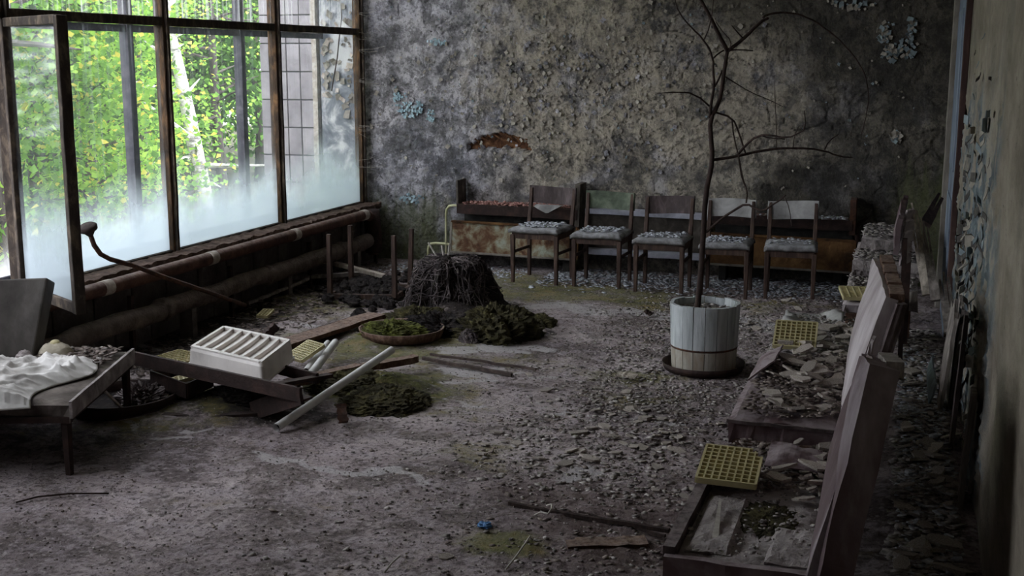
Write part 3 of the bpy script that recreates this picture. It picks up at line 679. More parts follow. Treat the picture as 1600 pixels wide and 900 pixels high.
# ================================================================== OUTDOORS
b = B(); b.box((-24, 18, -1.0), (37, 60, 0.2))
tag(solo('ground', b, 'ground', None, None, kind='structure'), 'woodland ground outside the windows')
LEAFV = np.array([(0, 0, 0), (0.45, 0.35, 0.08), (0.0, 1.0, -0.05), (-0.45, 0.35, 0.08), (0, 0.4, -0.04)])
LEAFF = np.array([(0, 1, 4), (1, 2, 4), (2, 3, 4), (3, 0, 4)])
def foliage(name, P, size, parent, mats, seed):
    rg = np.random.default_rng(seed); n = len(P)
    a = rg.uniform(0, 2 * PI, n); tl = rg.uniform(-0.9, 1.3, n); rl = rg.uniform(-0.9, 0.9, n); s = rg.uniform(0.7, 1.25, n) * size
    def R(ax, t):
        c, s_ = np.cos(t), np.sin(t); o = np.zeros_like(t); i = np.ones_like(t)
        m = {'x': [[i, o, o], [o, c, -s_], [o, s_, c]], 'y': [[c, o, s_], [o, i, o], [-s_, o, c]], 'z': [[c, -s_, o], [s_, c, o], [o, o, i]]}[ax]
        return np.array(m).transpose(2, 0, 1)
    M = R('z', a) @ R('x', tl) @ R('y', rl)
    V = (np.einsum('nij,kj->nki', M, LEAFV) * s[:, None, None] + P[:, None, :]).reshape(-1, 3)
    Fc = (np.arange(n)[:, None, None] * 5 + LEAFF[None]).reshape(-1, 3)
    me = bpy.data.meshes.new(name); me.vertices.add(len(V)); me.vertices.foreach_set('co', V.astype(np.float32).ravel())
    k = len(Fc); me.loops.add(k * 3); me.loops.foreach_set('vertex_index', Fc.ravel().astype(np.int32)); me.polygons.add(k)
    me.polygons.foreach_set('loop_start', np.arange(0, 3 * k, 3, dtype=np.int32)); me.polygons.foreach_set('loop_total', np.full(k, 3, dtype=np.int32))
    w = rg.choice(len(mats), n, p=np.array([m[1] for m in mats]) / sum(m[1] for m in mats))
    me.polygons.foreach_set('material_index', np.repeat(w, 4).astype(np.int32)); me.update(calc_edges=True)
    o = _obj(name, me, [m[0] for m in mats], False, 0); o.parent = parent; o['kind'] = 'stuff'
    return o
def tree(name, label, base, height, crown_r, z_lo, nleaf, leafsize, seed, bark='trunk', r0=0.07, lean=(0, 0), pts=None, mats=None, group='trees outside the windows'):
    rg = random.Random(seed)
    T = thing(name, label, 'tree', base, group=group)
    bx = Vector(base)
    tp = pts or [Vector((bx.x + lean[0] * k / 6 + rg.uniform(-.06, .06), bx.y + lean[1] * k / 6 + rg.uniform(-.06, .06), bx.z + height * k / 6)) for k in range(7)]
    m = len(tp)
    part('trunk', B().tube(tp, [r0 * (1 - 0.75 * k / (m - 1)) for k in range(m)], 8), bark, T, smooth=True)
    bb = B(); cl = []
    for k in range(26):
        t_ = rg.uniform(0.12, 1.0); i = min(int(t_ * (m - 1)), m - 2); p = tp[i].lerp(tp[i + 1], t_ * (m - 1) - i)
        a = rg.uniform(0, 2 * PI); L = crown_r * rg.uniform(0.5, 1.0) * (1.15 - 0.5 * t_)
        q = p + Vector((math.cos(a), math.sin(a), rg.uniform(-0.1, 0.5))) * L
        mid = p.lerp(q, 0.5) + Vector((0, 0, rg.uniform(-.05, .12)))
        bb.tube([p, mid, q], [r0 * 0.28, r0 * 0.18, r0 * 0.05], 4)
        cl += [(mid, L * 0.45), (q, L * 0.5), (p.lerp(q, 0.75), L * 0.5)]
    part('branches', bb, bark, T)
    rn = np.random.default_rng(seed); idx = rn.integers(0, len(cl), nleaf)
    cp = np.array([list(c[0]) for c in cl])[idx]; cr = np.array([c[1] for c in cl])[idx]
    P = cp + rn.normal(0, 1, (nleaf, 3)) * cr[:, None] * 0.55
    P = P[P[:, 2] > z_lo] - np.array(base)
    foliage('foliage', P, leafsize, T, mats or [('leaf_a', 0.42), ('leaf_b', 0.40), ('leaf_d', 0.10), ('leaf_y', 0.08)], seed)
    return T
GZ = -0.9
# leaning birch seen through the second bay
bp = [onX(330, 420, -9.2), onX(318, 300, -9.2), onX(297, 190, -9.25), onX(280, 110, -9.3), onX(264, 40, -9.3), onX(245, -60, -9.4), onX(225, -160, -9.4)]
bp[0].z = GZ
tree('birch_tree', 'white-barked birch leaning left outside the second bay from the back wall', tuple(bp[0]), 5, 1.3, 2.2, 2500, 0.06, 5, bark='birch', r0=0.13, pts=bp)
spots = [((-7.9, 9.2), 4.2, 1.2, 'slender leafy tree close to the glass, nearest the back wall'),
         ((-8.4, 11.2), 4.6, 1.4, 'leafy young tree between birch and glass, right of the birch'),
         ((-8.2, 9.9), 4.0, 1.2, 'low leafy tree left of the birch close to the glass'),
         ((-9.8, 12.9), 5.0, 1.5, 'bushy green tree behind the leaning birch'),
         ((-10.6, 15.2), 5.2, 1.6, 'bushy green tree at the far end beside the tiled wing wall'),
         ((-8.6, 8.2), 4.4, 1.3, 'leafy tree outside the open casement'),
         ((-11.8, 14.2), 5.4, 1.7, 'tall leafy tree in the second row, centre of the windows'),
         ((-11.2, 11.6), 5.2, 1.7, 'tall leafy tree in the second row behind the open casement'),
         ((-13.0, 17.6), 5.8, 1.9, 'distant leafy tree in the second row by the tiled wing wall')]
for k, ((x, y), h, r, lb) in enumerate(spots):
    tree('leafy_tree', lb, (x, y, GZ), h, r, -0.9, 7000, 0.075, 30 + k, r0=0.06 + 0.01 * (k % 3), lean=(random.uniform(-.4, .4), random.uniform(-.4, .4)))
far = [(-15, 13), (-15.5, 16.5), (-16, 20), (-15, 23), (-17.5, 18.2), (-17, 14.8), (-18, 22), (-19, 26), (-14, 10.2), (-16, 11.4), (-13.2, 8.6), (-20, 16), (-21, 20), (-17, 27), (-19, 31), (-22, 35), (-20, 24), (-22, 28), (-24, 33), (-22.5, 23.5), (-14.5, 25.5)]
fl_lb = ['first', 'second', 'third', 'fourth', 'fifth', 'sixth', 'seventh', 'eighth']
for k, (x, y) in enumerate(far):
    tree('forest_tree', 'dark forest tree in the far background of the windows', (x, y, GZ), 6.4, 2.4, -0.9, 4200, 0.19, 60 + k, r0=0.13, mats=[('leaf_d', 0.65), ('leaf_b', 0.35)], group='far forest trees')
for k, (px, X, r, lb) in enumerate([(10, -7.4, 0.09, 'dark tree trunk at the left edge outside the open casement'), (66, -10.5, 0.06, 'thin dark trunk seen through the open casement sash'), (168, -11.0, 0.07, 'dark trunk behind the left outer mullion'), (345, -11.5, 0.08, 'dark trunk right of the leaning birch'), (128, -13.0, 0.10, 'dark trunk far behind the first full bay')]):
    q = onX(px, 250, X); tree('slender_tree', lb, (q.x, q.y, GZ), 6, 1.2, 2.0, 900, 0.07, 90 + k, r0=r * 1.3)

# ================================================================== PIPES ALONG THE WINDOW WALL
hp = thing('heating_pipe', 'brown heating pipe with chalky white bands under the window sill', 'pipe', (-4.75, 5.0, 0))
pp = [(-4.75, y, 0.495) for y in np.linspace(-1.0, 10.25, 30)] + [(-4.75, 10.25 + 0.16 * math.sin(a), 0.495 - 0.12 + 0.12 * math.cos(a)) for a in np.linspace(0.2, PI / 2, 6)] + [(-4.75, 10.42, 0.3), (-4.75, 10.42, 0.1)]
part('pipe', B().tube(pp, 0.047, 14), 'pipe', hp, smooth=True)
for x, y in ((165, 455), (330, 404), (460, 366), (568, 335)):
    q = onX(x, y, -4.75)
    part('band', B().tube([(-4.75, q.y - 0.045, 0.495), (-4.75, q.y + 0.045, 0.495)], 0.0495, 14), 'band', hp, smooth=True, label='chalky white band')
    part('bracket', B().bar((-4.75, q.y + 0.25, 0.40), (-4.75, q.y + 0.25, 0.0), 0.03, 0.03), 'darkrust', hp)
part('elbow', B().tube([(-4.75, 10.40, 0.52), (-4.75, 10.43, 0.30), (-4.75, 10.43, 0.12)], [0.075, 0.085, 0.08], 14), 'darkrust', hp, smooth=True)
lp = thing('lagged_pipe', 'thick dusty lagged pipe lying low along the window wall', 'pipe', (-4.70, 5.0, 0))
pts = [Vector((-4.70 + random.uniform(-.012, .012), y, 0.255 + random.uniform(-.012, .012))) for y in np.linspace(-1, 10.2, 60)]
part('pipe', B().tube(pts, [0.068 + random.uniform(-.008, .008) for _ in pts], 12), 'lagging', lp, smooth=True)
for y in (5.6, 6.9, 8.3, 9.6):
    part('collar', B().tube([(-4.70, y - 0.03, 0.255), (-4.70, y + 0.03, 0.255)], 0.082, 12), 'lagging', lp, smooth=True)
    part('support', B().box((-4.70, y + 0.3, 0.1), (0.10, 0.06, 0.22)), 'underwall', lp)

# bent rod with a flanged mouth
r_ = thing('bent_rod', 'rusty bent rod with round flanged head leaning over the window pipes', 'metal rod', (-4.6, 7.7, 0))
P0 = onX(141, 366, -4.42); ends = onZ(383, 477, 0.13)
pr = [P0, onX(147, 383, -4.42), onX(157, 397, -4.43), onX(172, 405, -4.44), onX(205, 414, -4.46), onX(262, 435, -4.5), onX(330, 458, -4.55), ends]
part('rod', B().tube(pr, 0.0145, 10), 'rust', r_, smooth=True)
hd = B(); dirv = (pr[0] - pr[1]).normalized()
hd.tube([P0 - dirv * 0.005, P0 + dirv * 0.02, P0 + dirv * 0.03, P0 + dirv * 0.05, P0 + dirv * 0.06], [0.018, 0.035, 0.052, 0.054, 0.042], 16)
part('flange', hd, 'darkrust', r_, smooth=True)

# ================================================================== WALL HEATERS (convector casings) ON THE BACK WALL
def convector(label, xl, xr, plate_l, plate_r, front, fm, fr_tilt, crumbs, sag):
    T = thing('convector_heater', label, 'heater', ((xl + xr) / 2, YB - 0.1, 0))
    y0, y1 = YB - 0.24, YB - 0.02; yc = (y0 + y1) / 2; dp = y1 - y0
    if plate_l: part('side_plate', B().box((xl, yc, 0.66), (0.05 if plate_l > 1 else 0.02, dp, 0.30), (0, random.uniform(-.03, .03), 0)), 'radframe', T, bevel=0.003)
    if plate_r: part('side_plate', B().box((xr, yc, 0.60), (0.05, dp, 0.42 if plate_r > 1 else 0.30), (0, random.uniform(-.03, .03), 0)), 'radframe' if plate_r > 1 else 'rust', T, bevel=0.003)
    part('shelf', B().bar((xl, yc, 0.585), (xr, yc, 0.585 - sag), dp, 0.02, seg=12, jit=0.003), 'rust', T)
    part('shelf_lip', B().bar((xl, y0, 0.55), (xr, y0, 0.55 - sag), 0.015, 0.09, seg=10, jit=0.003), 'darkrust', T)
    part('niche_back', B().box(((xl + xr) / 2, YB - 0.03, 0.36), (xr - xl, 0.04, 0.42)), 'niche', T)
    x0, x1, zt, zb = front
    def pf(u, v):
        return Vector((x0 + (x1 - x0) * u, YB - 0.27 + fr_tilt * (v - 0.5) + 0.012 * math.sin(u * 5), zb + (zt - zb) * v - 0.015 * u))
    p = part('front_panel', B().sheet(pf, 24, 6, -0.016), fm, T, smooth=False)
    part('panel_flange', B().bar(pf(0, 0), pf(1, 0), 0.05, 0.016), 'jamb', p)
    part('panel_flange', B().bar(pf(0, 1), pf(1, 1), 0.05, 0.016), 'radiator_rust', p)
    part('panel_flange', B().bar(pf(0, 0), pf(0, 1), 0.02, 0.04), 'jamb', p)
    part('panel_flange', B().bar(pf(1, 0), pf(1, 1), 0.02, 0.04), 'radiator_rust', p)
    fins = B()
    for k in range(26):
        x = xl + (xr - xl) * (k + 0.5) / 26; fins.box((x, YB - 0.13, 0.30), (0.006, 0.12, 0.18))
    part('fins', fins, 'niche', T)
    part('foot', B().box((xl + 0.1, YB - 0.14, 0.07), (0.06, 0.2, 0.16)), 'niche', T); part('foot', B().box((xr - 0.1, YB - 0.14, 0.07), (0.06, 0.2, 0.16)), 'niche', T)
    return T
convector('rusty convector heater with peeling front panel at the left of the back wall', -3.95, -2.80, 1, 2, (-4.0, -2.78, 0.43, 0.15), 'radiator', 0.04, True, 0.02)
convector('rust-brown convector heater behind the two right chairs', -1.58, -0.40, 0, 1, (-1.60, -0.37, 0.42, 0.16), 'radiator_rust', 0.05, True, 0.02)
b = B(); 
T = thing('radiator_ledge', 'lavender-grey wall panel with two ledges between the convector heaters', 'heater', (-2.2, YB - 0.1, 0))
part('upper_ledge', B().bar((-2.74, YB - 0.10, 0.565), (-1.62, YB - 0.10, 0.545), 0.16, 0.045, seg=10, jit=0.002), 'lilac', T, bevel=0.004)
part('lower_ledge', B().bar((-2.74, YB - 0.10, 0.195), (-1.62, YB - 0.10, 0.185), 0.16, 0.05, seg=10, jit=0.002), 'lilac', T, bevel=0.004)
part('panel', B().box((-2.18, YB - 0.05, 0.37), (1.12, 0.05, 0.33)), 'radframe', T)
def scr(u, v):
    q = onY(838 + 44 * u - 4 * v, 319 + 2 * u + (14 - 24 * abs(u - 0.45)) * v, YB - 0.262); return q + Vector((0, -0.012 * math.sin(u * 9) * v, 0))
o = solo('cloth_scrap', B().sheet(scr, 12, 6), 'vinyl_grey', 'pale pointed cloth scrap hanging from the left heater shelf', 'cloth'); o.modifiers.new('thickness', 'SOLIDIFY').thickness = 0.003
gp = thing('cream_pipe', 'thin cream pipe bending down beside the left convector heater', 'pipe', (-4.05, YB - 0.2, 0))
q = lambda x, y: onY(x, y, YB - 0.2)
part('pipe', B().tube([q(722, 322), q(709, 321), q(702, 322), q(698, 327), q(697, 335), q(697, 365), q(697, 399)], 0.012, 8), 'gaspipe', gp, smooth=True)
part('branch', B().tube([q(712, 384), q(697, 381), q(680, 380), q(673, 381), q(670, 385), q(669, 392), q(669, 402)], 0.013, 8), 'gaspipe', gp, smooth=True)
rp = thing('forked_pipe', 'dark forked pipe stub at the right end of the back wall', 'pipe', (-0.2, YB - 0.1, 0))
q = lambda x, y: onY(x, y, YB - 0.1)
part('pipe', B().tube([q(1340, 425), q(1340, 390), q(1339, 352)], 0.02, 8), 'darkrust', rp, smooth=True)
part('branch', B().tube([q(1339, 355), q(1345, 347), q(1355, 339)], 0.018, 8), 'darkrust', rp, smooth=True)
part('branch', B().tube([q(1339, 353), q(1333, 349), q(1330, 345)], 0.014, 8), 'darkrust', rp, smooth=True)

# ================================================================== FIVE CHAIRS
def chair(label, x, y, rz, backm, seatm, hgt, seatz, wd):
    T = thing('waiting_chair', label, 'chair', (x, y, 0), rz, 'row of chairs along the back wall')
    w, d = wd / 2, 0.185
    z0 = -0.005
    for sx in (-1, 1):
        part('leg', B().bar((sx * w, -d, z0), (sx * w, -d, seatz - 0.05), 0.030, 0.030, w2=0.040, h2=0.040), 'chairwood', T, False, bevel=0.006)
        part('leg', B().bar((sx * w, d, z0), (sx * w, d, seatz), 0.030, 0.032, w2=0.038, h2=0.042), 'chairwood', T, False, bevel=0.006)
        part('back_post', B().bar((sx * w, d, seatz), (sx * w, d + 0.055, hgt - 0.01), 0.036, 0.040, w2=0.028, h2=0.026), 'chairwood', T, False, bevel=0.005)
        part('side_rail', B().bar((sx * w, -d, seatz - 0.06), (sx * w, d, seatz - 0.06), 0.022, 0.05), 'chairwood', T, False, bevel=0.003)
        part('stretcher', B().bar((sx * w, -d, 0.27), (sx * w, d, 0.27), 0.016, 0.026), 'chairwood', T, False, bevel=0.003)
    part('front_rail', B().bar((-w, -d, seatz - 0.06), (w, -d, seatz - 0.06), 0.022, 0.05), 'chairwood', T, False, bevel=0.003)
    part('rear_rail', B().bar((-w, d, seatz - 0.08), (w, d, seatz - 0.08), 0.02, 0.04), 'chairwood', T, False, bevel=0.003)
    sd = random.randrange(1000)
    def sf(u, v):
        e = min(u, 1 - u, v, 1 - v)
        return Vector(((u - .5) * (wd + 0.05), (v - .5) * (2 * d + 0.07) - 0.01, seatz + 0.022 - 0.03 * math.exp(-e * 16) + 0.02 * (float(fbm([u * 5 + sd], [v * 5], 3, sd)[0]) - 0.5) - 0.012 * math.exp(-((u - .5) ** 2 + (v - .5) ** 2) * 8)))
    part('seat', B().sheet(sf, 14, 12, 0.03), seatm, T, False, smooth=True)
    def bf(u, v):
        return Vector(((u - .5) * (wd + 0.035), d + 0.055 + 0.028 * (1 - (2 * u - 1) ** 2) - 0.012 - 0.045 * (1 - v) * 0.35 + 0.004 * math.sin(u * 9 + sd), hgt - 0.145 + 0.15 * v + 0.006 * math.sin(u * 4 + sd)))
    part('backrest', B().sheet(bf, 14, 5, 0.022), backm, T, False, smooth=False)
    return T
CH = [('wooden chair with dark torn backrest, leftmost in the row in front of the left heater', -2.985, 10.10, -0.10, 'vinyl_dark', 'seatcloth', 0.80, 0.475, 0.405),
      ('wooden chair with green mouldy backrest, second from the left', -2.44, 10.07, -0.03, 'vinyl_green', 'seatcloth', 0.775, 0.46, 0.395),
      ('wooden chair with dark bare backrest in the middle of the row', -1.895, 9.99, -0.01, 'vinyl_dark', 'seatcloth', 0.765, 0.45, 0.385),
      ('wooden chair behind the sapling trunk, second from the right', -1.36, 9.96, 0.02, 'vinyl_grey', 'seatcloth', 0.76, 0.44, 0.36),
      ('wooden chair with pale grey backrest and torn seat, rightmost in the row', -0.85, 10.02, 0.07, 'vinyl_grey', 'seatcloth', 0.755, 0.435, 0.37)]
for cfg in CH: chair(*cfg)

# ================================================================== SAPLING IN TUB
TC = Vector((-1.135, 7.40, 0)); hgt = 0.43
tub = thing('wooden_tub', 'pale blue wooden stave tub with rusty foot holding a dead sapling', 'planter', (TC.x, TC.y, 0))
NS = 18
for k in range(NS):
    a0 = 2 * PI * k / NS + 0.008; a1 = 2 * PI * (k + 1) / NS - 0.008; b = B()
    def stave(z0, z1, r0, r1, th):
        vs = []
        for rr, z in ((r0, z0), (r1, z1)):
            for j in range(4):
                a = a0 + (a1 - a0) * j / 3; vs.append((TC.x + rr * math.cos(a), TC.y + rr * math.sin(a), z))
        for rr, z in ((r0 - th, z0), (r1 - th, z1)):
            for j in range(4):
                a = a0 + (a1 - a0) * j / 3; vs.append((TC.x + rr * math.cos(a), TC.y + rr * math.sin(a), z))
        fs = [(j, j + 1, 5 + j, 4 + j) for j in range(3)] + [(9 + j, 8 + j, 12 + j, 13 + j) for j in range(3)]
        fs += [(4 + j, 5 + j, 13 + j, 12 + j) for j in range(3)] + [(1 + j, j, 8 + j, 9 + j) for j in range(3)] + [(0, 4, 12, 8), (7, 3, 11, 15)]
        return B().add(vs, fs)
    sv = part('stave', stave(0.165, hgt + random.uniform(-.006, .004), 0.207, 0.213 + random.uniform(-.003, .003), 0.022), 'stave', tub)
    part('stave_foot', stave(0.02, 0.155, 0.197, 0.205, 0.02), 'stave_low', sv)
part('hoop', B().lathe([(0.200, 0.152), (0.207, 0.153), (0.207, 0.166), (0.200, 0.168)], 36, TC), 'rust', tub, smooth=True)
part('base', B().lathe([(0.0, 0.01), (0.19, 0.01), (0.193, 0.05), (0.0, 0.05)], 32, TC), 'rust', tub)
def soilf(u, v):
    r = 0.188 * u; a = 2 * PI * v
    x = TC.x + r * math.cos(a); y = TC.y + r * math.sin(a)
    return Vector((x, y, 0.375 + 0.03 * (float(fbm([x * 14], [y * 14], 3, 4)[0]) - 0.3)))
part('soil', B().sheet(soilf, 8, 28), 'chip_dark', tub)
sc = solo('rusty_dish', B().lathe([(0.0, 0.004), (0.235, 0.004), (0.25, 0.05), (0.258, 0.055), (0.245, 0.012), (0.0, 0.012)], 36, (TC.x, TC.y, 0.0)), 'darkrust', 'rusty round dish under the blue stave tub', 'dish', smooth=True)
sap = thing('dead_sapling', 'bare dark sapling with spreading leafless branches growing from the blue tub', 'tree', (TC.x, TC.y, 0.37))
z3 = lambda pts: [(1000 + x / 3, y / 3) for x, y in pts]
z4 = lambda pts: [(960 + x / 3, 220 + y / 3) for x, y in pts]
def limb(pts, r0, r1, y0, y1, name='branch', par=None, m='bark'):
    n = len(pts); P = []
    for i, (x, y) in enumerate(pts): P.append(onY(x, y, TC.y + y0 + (y1 - y0) * i / (n - 1)))
    # smooth
    Q = [P[0]]
    for a, c in zip(P[:-1], P[1:]): Q += [a.lerp(c, 0.33), a.lerp(c, 0.67)]
    Q.append(P[-1])
    return part(name, B().tube(Q, [0.85 * (r0 + (r1 - r0) * i / (len(Q) - 1)) for i in range(len(Q))], 7), m, par or sap, smooth=True)
trunk = limb([(1089, 490), (1091, 470), (1096, 420), (1099, 365), (1103, 300)] + z3([(325, 830), (342, 748), (332, 640), (328, 555), (365, 500), (385, 420), (395, 330), (410, 240)]), 0.023, 0.013, -0.02, 0.05, 'trunk')
limb(z3([(410, 238), (365, 155), (330, 80), (285, 0), (255, -60)]), 0.015, 0.010, 0.05, -0.1)
limb(z3([(410, 240), (490, 180), (560, 105), (600, 85)]), 0.014, 0.010, 0.05, 0.15)
limb(z3([(578, 82), (590, 70), (640, 60), (690, 58), (780, 75), (880, 140), (960, 210), (1040, 310), (1070, 400), (1072, 500), (1035, 640)]), 0.009, 0.003, 0.14, 0.5)
limb(z3([(328, 552), (335, 470), (350, 400), (342, 330), (345, 270), (300, 185), (240, 130), (180, 60), (165, 0)]), 0.012, 0.003, 0.03, -0.25)
limb(z3([(345, 272), (365, 252), (392, 236)]), 0.006, 0.005, -0.02, 0.05)
limb(z3([(350, 405), (370, 370), (385, 330)]), 0.008, 0.006, 0.0, 0.05)
limb(z3([(300, 186), (330, 120), (345, 0)]), 0.005, 0.003, -0.08, -0.2)
limb(z3([(330, 502), (260, 440), (185, 430), (80, 438)]), 0.007, 0.003, 0.03, -0.2)
limb(z3([(335, 520), (365, 530), (435, 552), (460, 610), (495, 720)]), 0.008, 0.006, 0.04, 0.12)
limb(z3([(430, 556), (440, 650), (465, 740), (480, 830), (500, 885)]), 0.006, 0.003, 0.1, 0.0)
limb(z3([(342, 750), (450, 735), (580, 702), (720, 692), (860, 702), (930, 735), (995, 738)]), 0.012, 0.004, 0.03, 0.3)
limb(z3([(455, 728), (500, 675), (550, 635), (610, 632), (690, 650), (740, 625), (780, 605), (770, 520)]), 0.010, 0.003, 0.06, -0.15)
limb(z3([(575, 638), (610, 648), (680, 652)]), 0.005, 0.004, 0.02, 0.02)
limb(z3([(865, 702), (885, 660), (930, 630)]), 0.006, 0.003, 0.22, 0.3)
limb(z3([(640, 692), (640, 590), (632, 480), (632, 380)]), 0.004, 0.002, 0.15, 0.2, m='twig')
limb(z3([(718, 692), (722, 640), (745, 590)]), 0.004, 0.002, 0.18, 0.2, m='twig')
limb(z3([(400, 360), (440, 385), (520, 435), (600, 465), (670, 500)]), 0.005, 0.002, 0.05, 0.3)
limb(z3([(430, 120), (455, 150), (485, 182)]), 0.004, 0.005, 0.0, 0.08)
limb(z3([(355, 100), (395, 160), (430, 192), (420, 232)]), 0.003, 0.005, 0.0, 0.05, m='twig')
limb(z3([(415, 236), (470, 232), (530, 238)]), 0.006, 0.004, 0.05, 0.1)
limb(z4([(430, 428), (500, 365), (570, 320), (618, 292), (660, 318), (700, 332), (735, 302), (775, 280), (802, 255)]), 0.010, 0.005, 0.0, -0.2)
limb(z4([(618, 292), (625, 230), (600, 190), (585, 110), (580, 60)]), 0.006, 0.003, -0.08, 0.0)
limb(z4([(800, 268), (822, 320), (830, 400)]), 0.004, 0.002, -0.2, -0.2, m='twig')

# ================================================================== UPTURNED STOOL, ROOT BALL, SOIL
cs = [onZ(516, 463, 0.04), onZ(617, 465, 0.04), onZ(641, 449, 0.04), onZ(549, 442, 0.04)]
T = thing('upturned_stool', 'brown stool frame lying upside down with four legs in the air', 'stool', (cs[0].x, cs[0].y, 0.02))
tops = [onY(514, 366, cs[0].y), onY(615, 368, cs[1].y), onY(643, 357, cs[2].y), onY(547, 352, cs[3].y)]
for a, c in zip(cs, tops): part('leg', B().bar(a, c, 0.040, 0.040, w2=0.034, h2=0.034), 'chairwood', T, bevel=0.004)
for i in range(4):
    part('rail', B().bar(cs[i], cs[(i + 1) % 4], 0.03, 0.045), 'chairwood', T, bevel=0.003)

def lump(c, rx, ry, rz, seed, amp=0.25, freq=4, nu=72, nv=32, cut=-0.1):
    """a lumpy dome resting on the floor"""
    vs = []; fs = []
    for j in range(nv + 1):
        ph = PI / 2 * (1 - j / nv) + cut * (j / nv)
        for i in range(nu):
            th = 2 * PI * i / nu
            x, y, z = math.cos(th) * math.cos(ph), math.sin(th) * math.cos(ph), math.sin(ph)
            vs.append((x, y, z))
    A = np.array(vs)
    n = fbm(A[:, 0] * freq + A[:, 2] * 2.7 + seed, A[:, 1] * freq - A[:, 2] * 2.1 + seed, 4, seed) - 0.5
    n2 = fbm(A[:, 0] * freq * 4 + seed, A[:, 1] * freq * 4 + A[:, 2] * 9, 3, seed + 5) - 0.5
    n3 = fbm(A[:, 0] * freq * 11 + seed, A[:, 1] * freq * 11 + A[:, 2] * 25, 3, seed + 9) - 0.5
    A = A * (1 + amp * 2 * n + amp * 0.9 * n2 + amp * 0.7 * n3)[:, None]
    P = [(c[0] + a[0] * rx, c[1] + a[1] * ry, c[2] + a[2] * rz) for a in A]
    for j in range(nv):
        for i in range(nu):
            i2 = (i + 1) % nu; fs.append((j * nu + i, (j + 1) * nu + i, (j + 1) * nu + i2, j * nu + i2))
    return B().add(P, fs)
rc = Vector((-3.29, 8.66, 0.07))
T = thing('root_ball', 'large dark root ball of a potted plant standing bare on the floor', 'root ball', (rc.x, rc.y, 0))
prof = [(0.37, -0.06), (0.31, 0.05), (0.27, 0.14), (0.245, 0.24), (0.20, 0.315), (0.11, 0.345), (0.01, 0.35)]
def rbf(u, v):
    k = u * (len(prof) - 1); i = min(int(k), len(prof) - 2); f = k - i
    r = prof[i][0] * (1 - f) + prof[i + 1][0] * f; z = prof[i][1] * (1 - f) + prof[i + 1][1] * f
    a = 2 * PI * v; n = float(fbm([math.cos(a) * 2.5 + 4 + z * 4], [math.sin(a) * 2.5 + 4 - z * 3], 4, 6)[0]) - 0.5
    n2 = float(fbm([math.cos(a) * 9 + 4 + z * 9], [math.sin(a) * 9 + 4 - z * 14], 3, 9)[0]) - 0.5
    r *= 1 + 0.75 * n + 0.45 * n2
    return Vector((rc.x + r * math.cos(a), rc.y + r * math.sin(a), rc.z + z + 0.04 * n))
part('soil_core', B().sheet(rbf, 22, 64), 'soil', T, smooth=False)
b = B(); rg = random.Random(4)
for k in range(380):
    a = rg.uniform(0, 2 * PI); u = rg.uniform(0.25, 0.95); v = a / (2 * PI); pts = []
    p = rbf(u, v); dra = rg.uniform(-.16, .16); dru = rg.uniform(-0.03, 0.09); L = rg.randint(4, 9)
    for s_ in range(L):
        a += dra + rg.uniform(-.10, .10); u2 = min(1.0, max(0.0, u - s_ * dru * rg.uniform(0.5, 1.5))); q = rbf(u2, (a / (2 * PI)) % 1.0)
        pts.append(q + Vector((math.cos(a), math.sin(a), 0.1)) * rg.uniform(0.003, 0.025))
    b.tube(pts, [rg.uniform(0.002, 0.0045)] * L, 4, cap=False)
part('roots', b, 'root', T, kind='stuff')
b = B()
for dx, dy in ((0.0, 0), (-0.05, 0.02), (0.03, 0.02)): b.tube([(rc.x - 0.06 + dx, rc.y, rc.z + 0.32), (rc.x - 0.08 + dx * 2.2, rc.y, rc.z + 0.43 + dy)], 0.007, 6)
part('stem_stub', b, 'wire', T)
for k, (x, y, rx, ry, rz, m, lb) in enumerate([(775, 520, 0.28, 0.26, 0.15, 'mossdark', 'dark mossy soil mound in front of the root ball, right side'),
        (830, 500, 0.20, 0.2, 0.07, 'mossdark', 'low mossy soil mound right of the root ball'),
        (690, 512, 0.38, 0.22, 0.11, 'soil', 'dark soil heap at the foot of the root ball'),
        (655, 500, 0.30, 0.2, 0.09, 'mossdark', 'mossy soil heap left of the root ball foot'),
        (600, 622, 0.26, 0.28, 0.07, 'mossdark', 'mossy soil heap beside the long white tube'),
        (545, 600, 0.25, 0.22, 0.055, 'mossdark', 'low mossy heap between the white tubes'),
        (385, 622, 0.28, 0.18, 0.05, 'soil', 'dark soil heap under the white basin'),
        (735, 528, 0.09, 0.08, 0.07, 'root', 'pale tangled root clump in front of the root ball')]):
    p = onZ(x, y, 0.03)
    solo('soil_mound' if m != 'root' else 'root_clump', lump((p.x, p.y, hz(p.x, p.y) - 0.04), rx, ry, rz + 0.04, 20 + k, 0.35 if rz > 0.08 else 0.2), m, lb, 'soil' if m != 'root' else 'roots', smooth=False)
# clods under the stool
b = B(); rg = random.Random(9)
for k in range(150):
    x = rg.gauss(572, 32); y = rg.gauss(456, 10)
    p = onZ(x, y, 0.03); s = rg.uniform(0.02, 0.06)
    q = lump((p.x, p.y, hz(p.x, p.y) + rg.uniform(0, 0.03)), s, s, s * 0.9, k, 0.4, 3, 9, 5)
    b.add(q.v, q.f)
solo('soil_clods', b, 'soil', 'dark soil clods heaped inside the upturned stool', 'soil', kind='stuff')

# shallow planter saucer with moss
p = onZ(628, 523, 0.03)
T = thing('planter_saucer', 'shallow brown saucer with bright moss lying in front of the root ball', 'saucer', (p.x, p.y, 0))
part('dish', B().lathe([(0.0, 0.03), (0.265, 0.035), (0.288, 0.085), (0.298, 0.085), (0.277, 0.02), (0.0, 0.012)], 40, (p.x, p.y, 0.0)), 'brownwood', T, smooth=True)
part('moss', lump((p.x - 0.05, p.y - 0.05, 0.04), 0.22, 0.18, 0.09, 77, 0.35, 4), 'moss', T, label='bright green moss')

